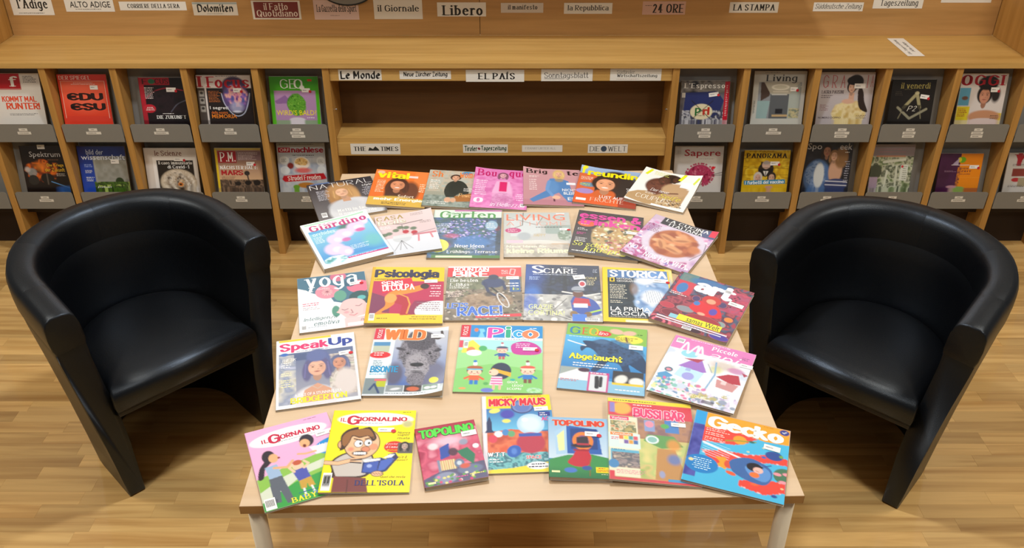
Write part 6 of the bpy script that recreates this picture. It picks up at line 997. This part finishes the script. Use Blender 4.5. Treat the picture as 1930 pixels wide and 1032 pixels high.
# back row
lay(m, a_natural, (580, 349), (699, 332), (729, 394), (600, 419), .009, 'dark grey magazine of a blonde woman with closed eyes, far left in the back row', (0, 0))
lay(m, a_vital, (709, 321), (807, 324), (805, 391), (692, 386), .007, 'orange magazine with a smiling dark-haired woman, back row', (.014, 0))
lay(m, a_women, (808, 321), (906, 324), (902, 393), (798, 387), .006, 'grey-green magazine with a crouching woman in dark jacket, back row', (.0085, 0))
lay(m, a_pink, (899, 317), (986, 323), (1003, 396), (883, 390), .006, 'all-pink fashion magazine with a standing woman, back row', (.0085, 0), [('tl', .006, .5)])
lay(m, a_blue_suit, (987, 318), (1088, 320), (1106, 388), (985.5, 386), .006, 'dusty rose magazine with a blonde woman in a blue suit, back row', (.0075, 0), [('tl', .008, .4)])
lay(m, a_orange_smile, (1096, 317), (1205, 322), (1200, 396), (1079, 379), .006, 'orange and blue magazine with a broadly smiling woman, back row', (.0095, 0), [('tl', .006, .4)])
lay(m, a_couple, (1218.5, 318.5), (1323, 337), (1288, 399), (1174, 376), .008, 'white and beige magazine of a couple embracing, far right in the back row', (.0095, 0), [('tr', .018, .6), ('l', .004, .4)])
# second row
lay(m, a_orchid, (570, 427), (689, 401), (741, 470), (608, 506), .014, 'magazine with pale pink orchids on blue, left end of the second row', (0, .004), [('tr', .006, .5)], tv=(0, .012))
lay(m, a_casa, (702, 407), (817.5, 397), (828.6, 469), (722, 484), .007, 'pale pink magazine with flower pots on a white chair, second row', (0, .009), [('tr', .006, .5)])
lay(m, a_garden, (818.5, 396), (946, 396), (942, 488), (805, 485), .006, 'garden magazine with purple blossoms and a round yellow note, second row', (0, 0), sleeve=True)
lay(m, a_living_home, (950, 401), (1073, 401), (1081, 483), (949, 486), .006, 'grey interior magazine with a sofa and salmon capitals, second row', (0, 0), sleeve=True, stk=[(.9, .4, .14, .05, 1)])
lay(m, a_pizza, (1092.6, 399), (1213, 407), (1203, 491), (1069, 476), .009, 'black food magazine with a pizza and magenta title, second row', (.0085, 0), sleeve=True, stk=[(.86, .41, .18, .06, 0)])
lay(m, a_cucina, (1236, 408), (1355, 438), (1294, 513), (1167, 476), .009, 'pink food magazine with a plate of pasta, right end of the second row', (.015, 0), [('tr', .01, .4)])
# third row
lay(m, a_yoga, (558, 526), (688, 511), (702, 611), (567, 627.5), .006, 'teal and white magazine with a drawn sleeping face among flowers, third row', (0, 0), stk=[(.84, .22, .18, .06, 1, 8)])
lay(m, a_psico, (701, 504.5), (836, 503), (835.6, 609), (689, 609), .007, 'yellow and crimson magazine with a man bent under a red block, third row', (.0075, 0), stk=[(.82, .27, .18, .06, 0, 3)])
lay(m, a_bike, (844, 501.7), (982, 501.7), (986, 603), (837, 604), .006, 'magazine with a mountain biker on rocks, third row', (0, 0), sleeve=True, stk=[(.88, .24, .17, .06, 0)])
lay(m, a_ski, (993, 498.5), (1129.5, 501), (1135.6, 606), (984.6, 604), .006, 'dark blue magazine with a ski racer in a red bib, third row', (0, 0), sleeve=True, stk=[(.72, .23, .16, .08, 0, 12)])
lay(m, a_storica, (1135.6, 504.6), (1268, 507), (1276, 611), (1137, 605.7), .007, 'yellow-framed history magazine with a blue and white portrait, third row', (0, 0), stk=[(.82, .24, .22, .07, 1, -4)])
lay(m, a_art, (1283, 512), (1423, 551), (1369, 643), (1223, 603), .009, 'dark red painted-pattern magazine, right end of the third row', (.0095, 0), stk=[(.87, .33, .19, .07, 0, -3)])
# fourth row
lay(m, a_speak, (521.5, 644.5), (667, 625), (680.6, 752), (519.6, 773), .005, 'white-framed magazine with a young woman and a man behind her, fourth row', (0, 0), stk=[(.86, .31, .15, .06, 1, 6)])
lay(m, a_bison, (708, 620), (846, 617.5), (834, 747), (682, 744), .006, 'magazine with the head of a bison, fourth row', (0, 0), [('br', .016, .45), ('tr', .006, .3)], stk=[(.86, .13, .18, .06, 0, 3)])
lay('children_magazine', a_pico, (870, 611.4), (1023.4, 615.5), (1022, 741), (853.5, 739), .004, 'light green magazine with cartoon children in feather hats, fourth row', cat='magazine', stk=[(.85, .37, .17, .05, 1)])
lay('children_magazine', a_elephant, (1071, 609), (1221, 621), (1214, 747), (1049, 731), .005, 'blue and green magazine with a swimming elephant, fourth row', stk=[(.87, .31, .17, .07, 0)])
lay('craft_magazine', a_mani, (1274.6, 627), (1427, 667), (1381, 782), (1217.4, 739), .005, 'pink and white craft magazine with paper houses, right end of the fourth row', tv=(.011, 0), stk=[(.94, .24, .15, .06, 0)])
# front row
cm = 'comic_magazine'
lay(cm, a_gpink, (458, 817), (617, 776.7), (668, 917), (502.4, 965.5), .003, 'pink and green comic magazine with a quarrelling family, front left corner of the table', (0, 0), stk=[(.88, .26, .2, .06, 1, 3)])
lay(cm, a_gyellow, (629, 775.6), (782.6, 771.6), (773, 929), (601.6, 927), .004, 'bright yellow comic magazine with a boy reading a blue book, front row', (.006, 0), stk=[(.66, .26, .19, .055, 1)])
lay('comic_book', a_topo1, (782.8, 809), (894, 790), (921, 900), (800, 918), .009, 'small thick crimson comic book with green title, front row', (0, .0045), stk=[(.86, .23, .25, .09, 0, 2)], cat='comic book')
lay(cm, a_micky, (906, 748), (1039.5, 742), (1050, 888), (914, 894), .003, 'comic magazine with a space scene and yellow top, front row', (0, 0), stk=[(.85, .2, .2, .055, 0, 2)])
lay('comic_book', a_topo2, (1034, 788), (1145, 787), (1155, 902), (1034, 900), .009, 'small thick blue and green comic book with a red coat and top hat, front row', (.0045, 0), stk=[(.72, .28, .24, .08, 1, -2)], cat='comic book')
lay('children_magazine', a_bussi, (1138, 748), (1304, 763), (1322, 915), (1156, 906), .004, 'red-topped children\'s magazine with a house and a winding path, front row', (.0105, 0), sleeve=True, stk=[(.82, .29, .17, .05, 0)])
lay('children_magazine', a_gecko, (1311.7, 774), (1490.7, 810), (1477.5, 950), (1285, 904.5), .005, 'orange and light blue children\'s magazine with a rocket, front right corner', (.008, 0), stk=[(.83, .31, .17, .07, 0, -4)])

# magazines standing in the rack pockets
def stand(art, ri, TLx, TLy, TRx, TRy, label, t=.005, curl=(), name='magazine'):
    z0 = ROWS[ri][0]+.003; Y0 = YF+.018
    s, c = math.sin(LEAN), math.cos(LEAN); n = Vector((0, -c, s))
    def onp(px, py):
        r = ray(px, py); o = Vector((0, 0, CAMH)); p = Vector((0, Y0, z0)); return o+r*((p-o).dot(n)/r.dot(n))
    a, b = onp(TLx, TLy), onp(TRx, TRy); w = (b-a).length; h = ((a.z+b.z)/2-z0)/c
    hv = h-.084
    o = magazine(name, lambda w_, h_: art(w_, hv).pad(h_), w, h, t, list(curl), label, 'magazine', 'magazines in the rack pockets')
    ex = (b-a).normalized(); ex = Vector((ex.x, 0, 0)).normalized(); ey = Vector((0, s, c))
    mm = Matrix((ex, ey, ex.cross(ey))).transposed().to_4x4()
    xs_ = xl if a.x < -.5 else xr; mx_ = (a.x+b.x)/2; bays = [(p+T/2+w/2+.006, q-T/2-w/2-.006) for p, q in zip(xs_[:-1], xs_[1:]) if p < mx_ < q]
    if bays: mx_ = min(max(mx_, bays[0][0]), bays[0][1])
    ctr = Vector((mx_, Y0+s*h/2, z0+c*h/2))-ex.cross(ey)*t
    mm.translation = ctr; o.matrix_world = mm
    print('%-14s w=%.3f h=%.3f x=%.3f' % (art.__name__, w, h, ctr.x))
    return o
SH = [
 (s_stern, 0, -26, 138, 71, 138, 'white magazine with orange-red words, first pocket of the upper left row'),
 (s_spiegel, 0, 104.5, 140, 197.6, 140, 'bright red magazine with two huge black words, upper row of the left rack'),
 (s_focusde, 0, 261, 146, 352, 146, 'black magazine with dark red top and side, upper row of the left rack'),
 (s_focusit, 0, 366.6, 140, 470, 143, 'dark magazine with a glowing glass head, upper row of the left rack'),
 (s_geo, 0, 506, 144, 598.5, 144, 'green magazine with a broccoli on lilac, upper row of the left rack'),
 (s_spektrum, 1, 35, 275, 118, 275, 'black magazine with an orange explosion and a satellite, lower row of the left rack'),
 (s_bild, 1, 143, 275, 233, 275, 'dark blue magazine with a grey sky and trees, lower row of the left rack'),
 (s_scienze, 1, 269, 279, 368, 279, 'white-framed magazine with a swirling eye, lower row of the left rack'),
 (s_pm, 1, 403, 279, 490, 279, 'brownish magazine with a red square and yellow edge, lower row of the left rack'),
 (s_orf, 1, 520, 269, 611, 269, 'pale magazine with a bowl and a red ribbon, lower row of the left rack'),
 (s_espresso, 0, 1284.4, 152, 1376.7, 152, 'grey magazine with a crossed-out round badge, upper row of the right rack'),
 (s_living, 0, 1427, 134, 1526, 134, 'light grey interior magazine with a hallway, upper row of the right rack'),
 (s_grazia, 0, 1548, 136, 1651, 136, 'pale magazine with a woman in a cream ruffled dress, upper row of the right rack'),
 (s_venerdi, 0, 1683.6, 148, 1766, 151, 'black magazine with a pair of compasses, upper row of the right rack'),
 (s_oggi, 0, 1815, 138, 1902, 139, 'dark-haired woman under big red capitals on a magazine in the right rack'),
 (s_sapere, 1, 1273, 275, 1365, 275, 'white magazine with a crimson virus ball, lower row of the right rack'),
 (s_panorama, 1, 1404, 283, 1490.7, 283, 'yellow magazine with a suited man above two heads, lower row of the right rack'),
 (s_sport, 1, 1520.5, 267, 1610, 267, 'dark magazine with an embracing couple, lower row of the right rack'),
 (s_green, 1, 1648, 270, 1726, 274, 'grey-green magazine with a white garden structure, lower row of the right rack'),
 (s_purple, 1, 1774.5, 289, 1855, 289, 'half purple, half orange magazine, lower row of the right rack'),
 (s_red, 1, 1903, 288, 1990, 288, 'white and red magazine cut by the right edge of the picture'),
]
for a in SH:
    stand(*a, t=.006 if a[0] is not s_focusit else .009)
bpy.data.objects.remove(_co, do_unlink=True)
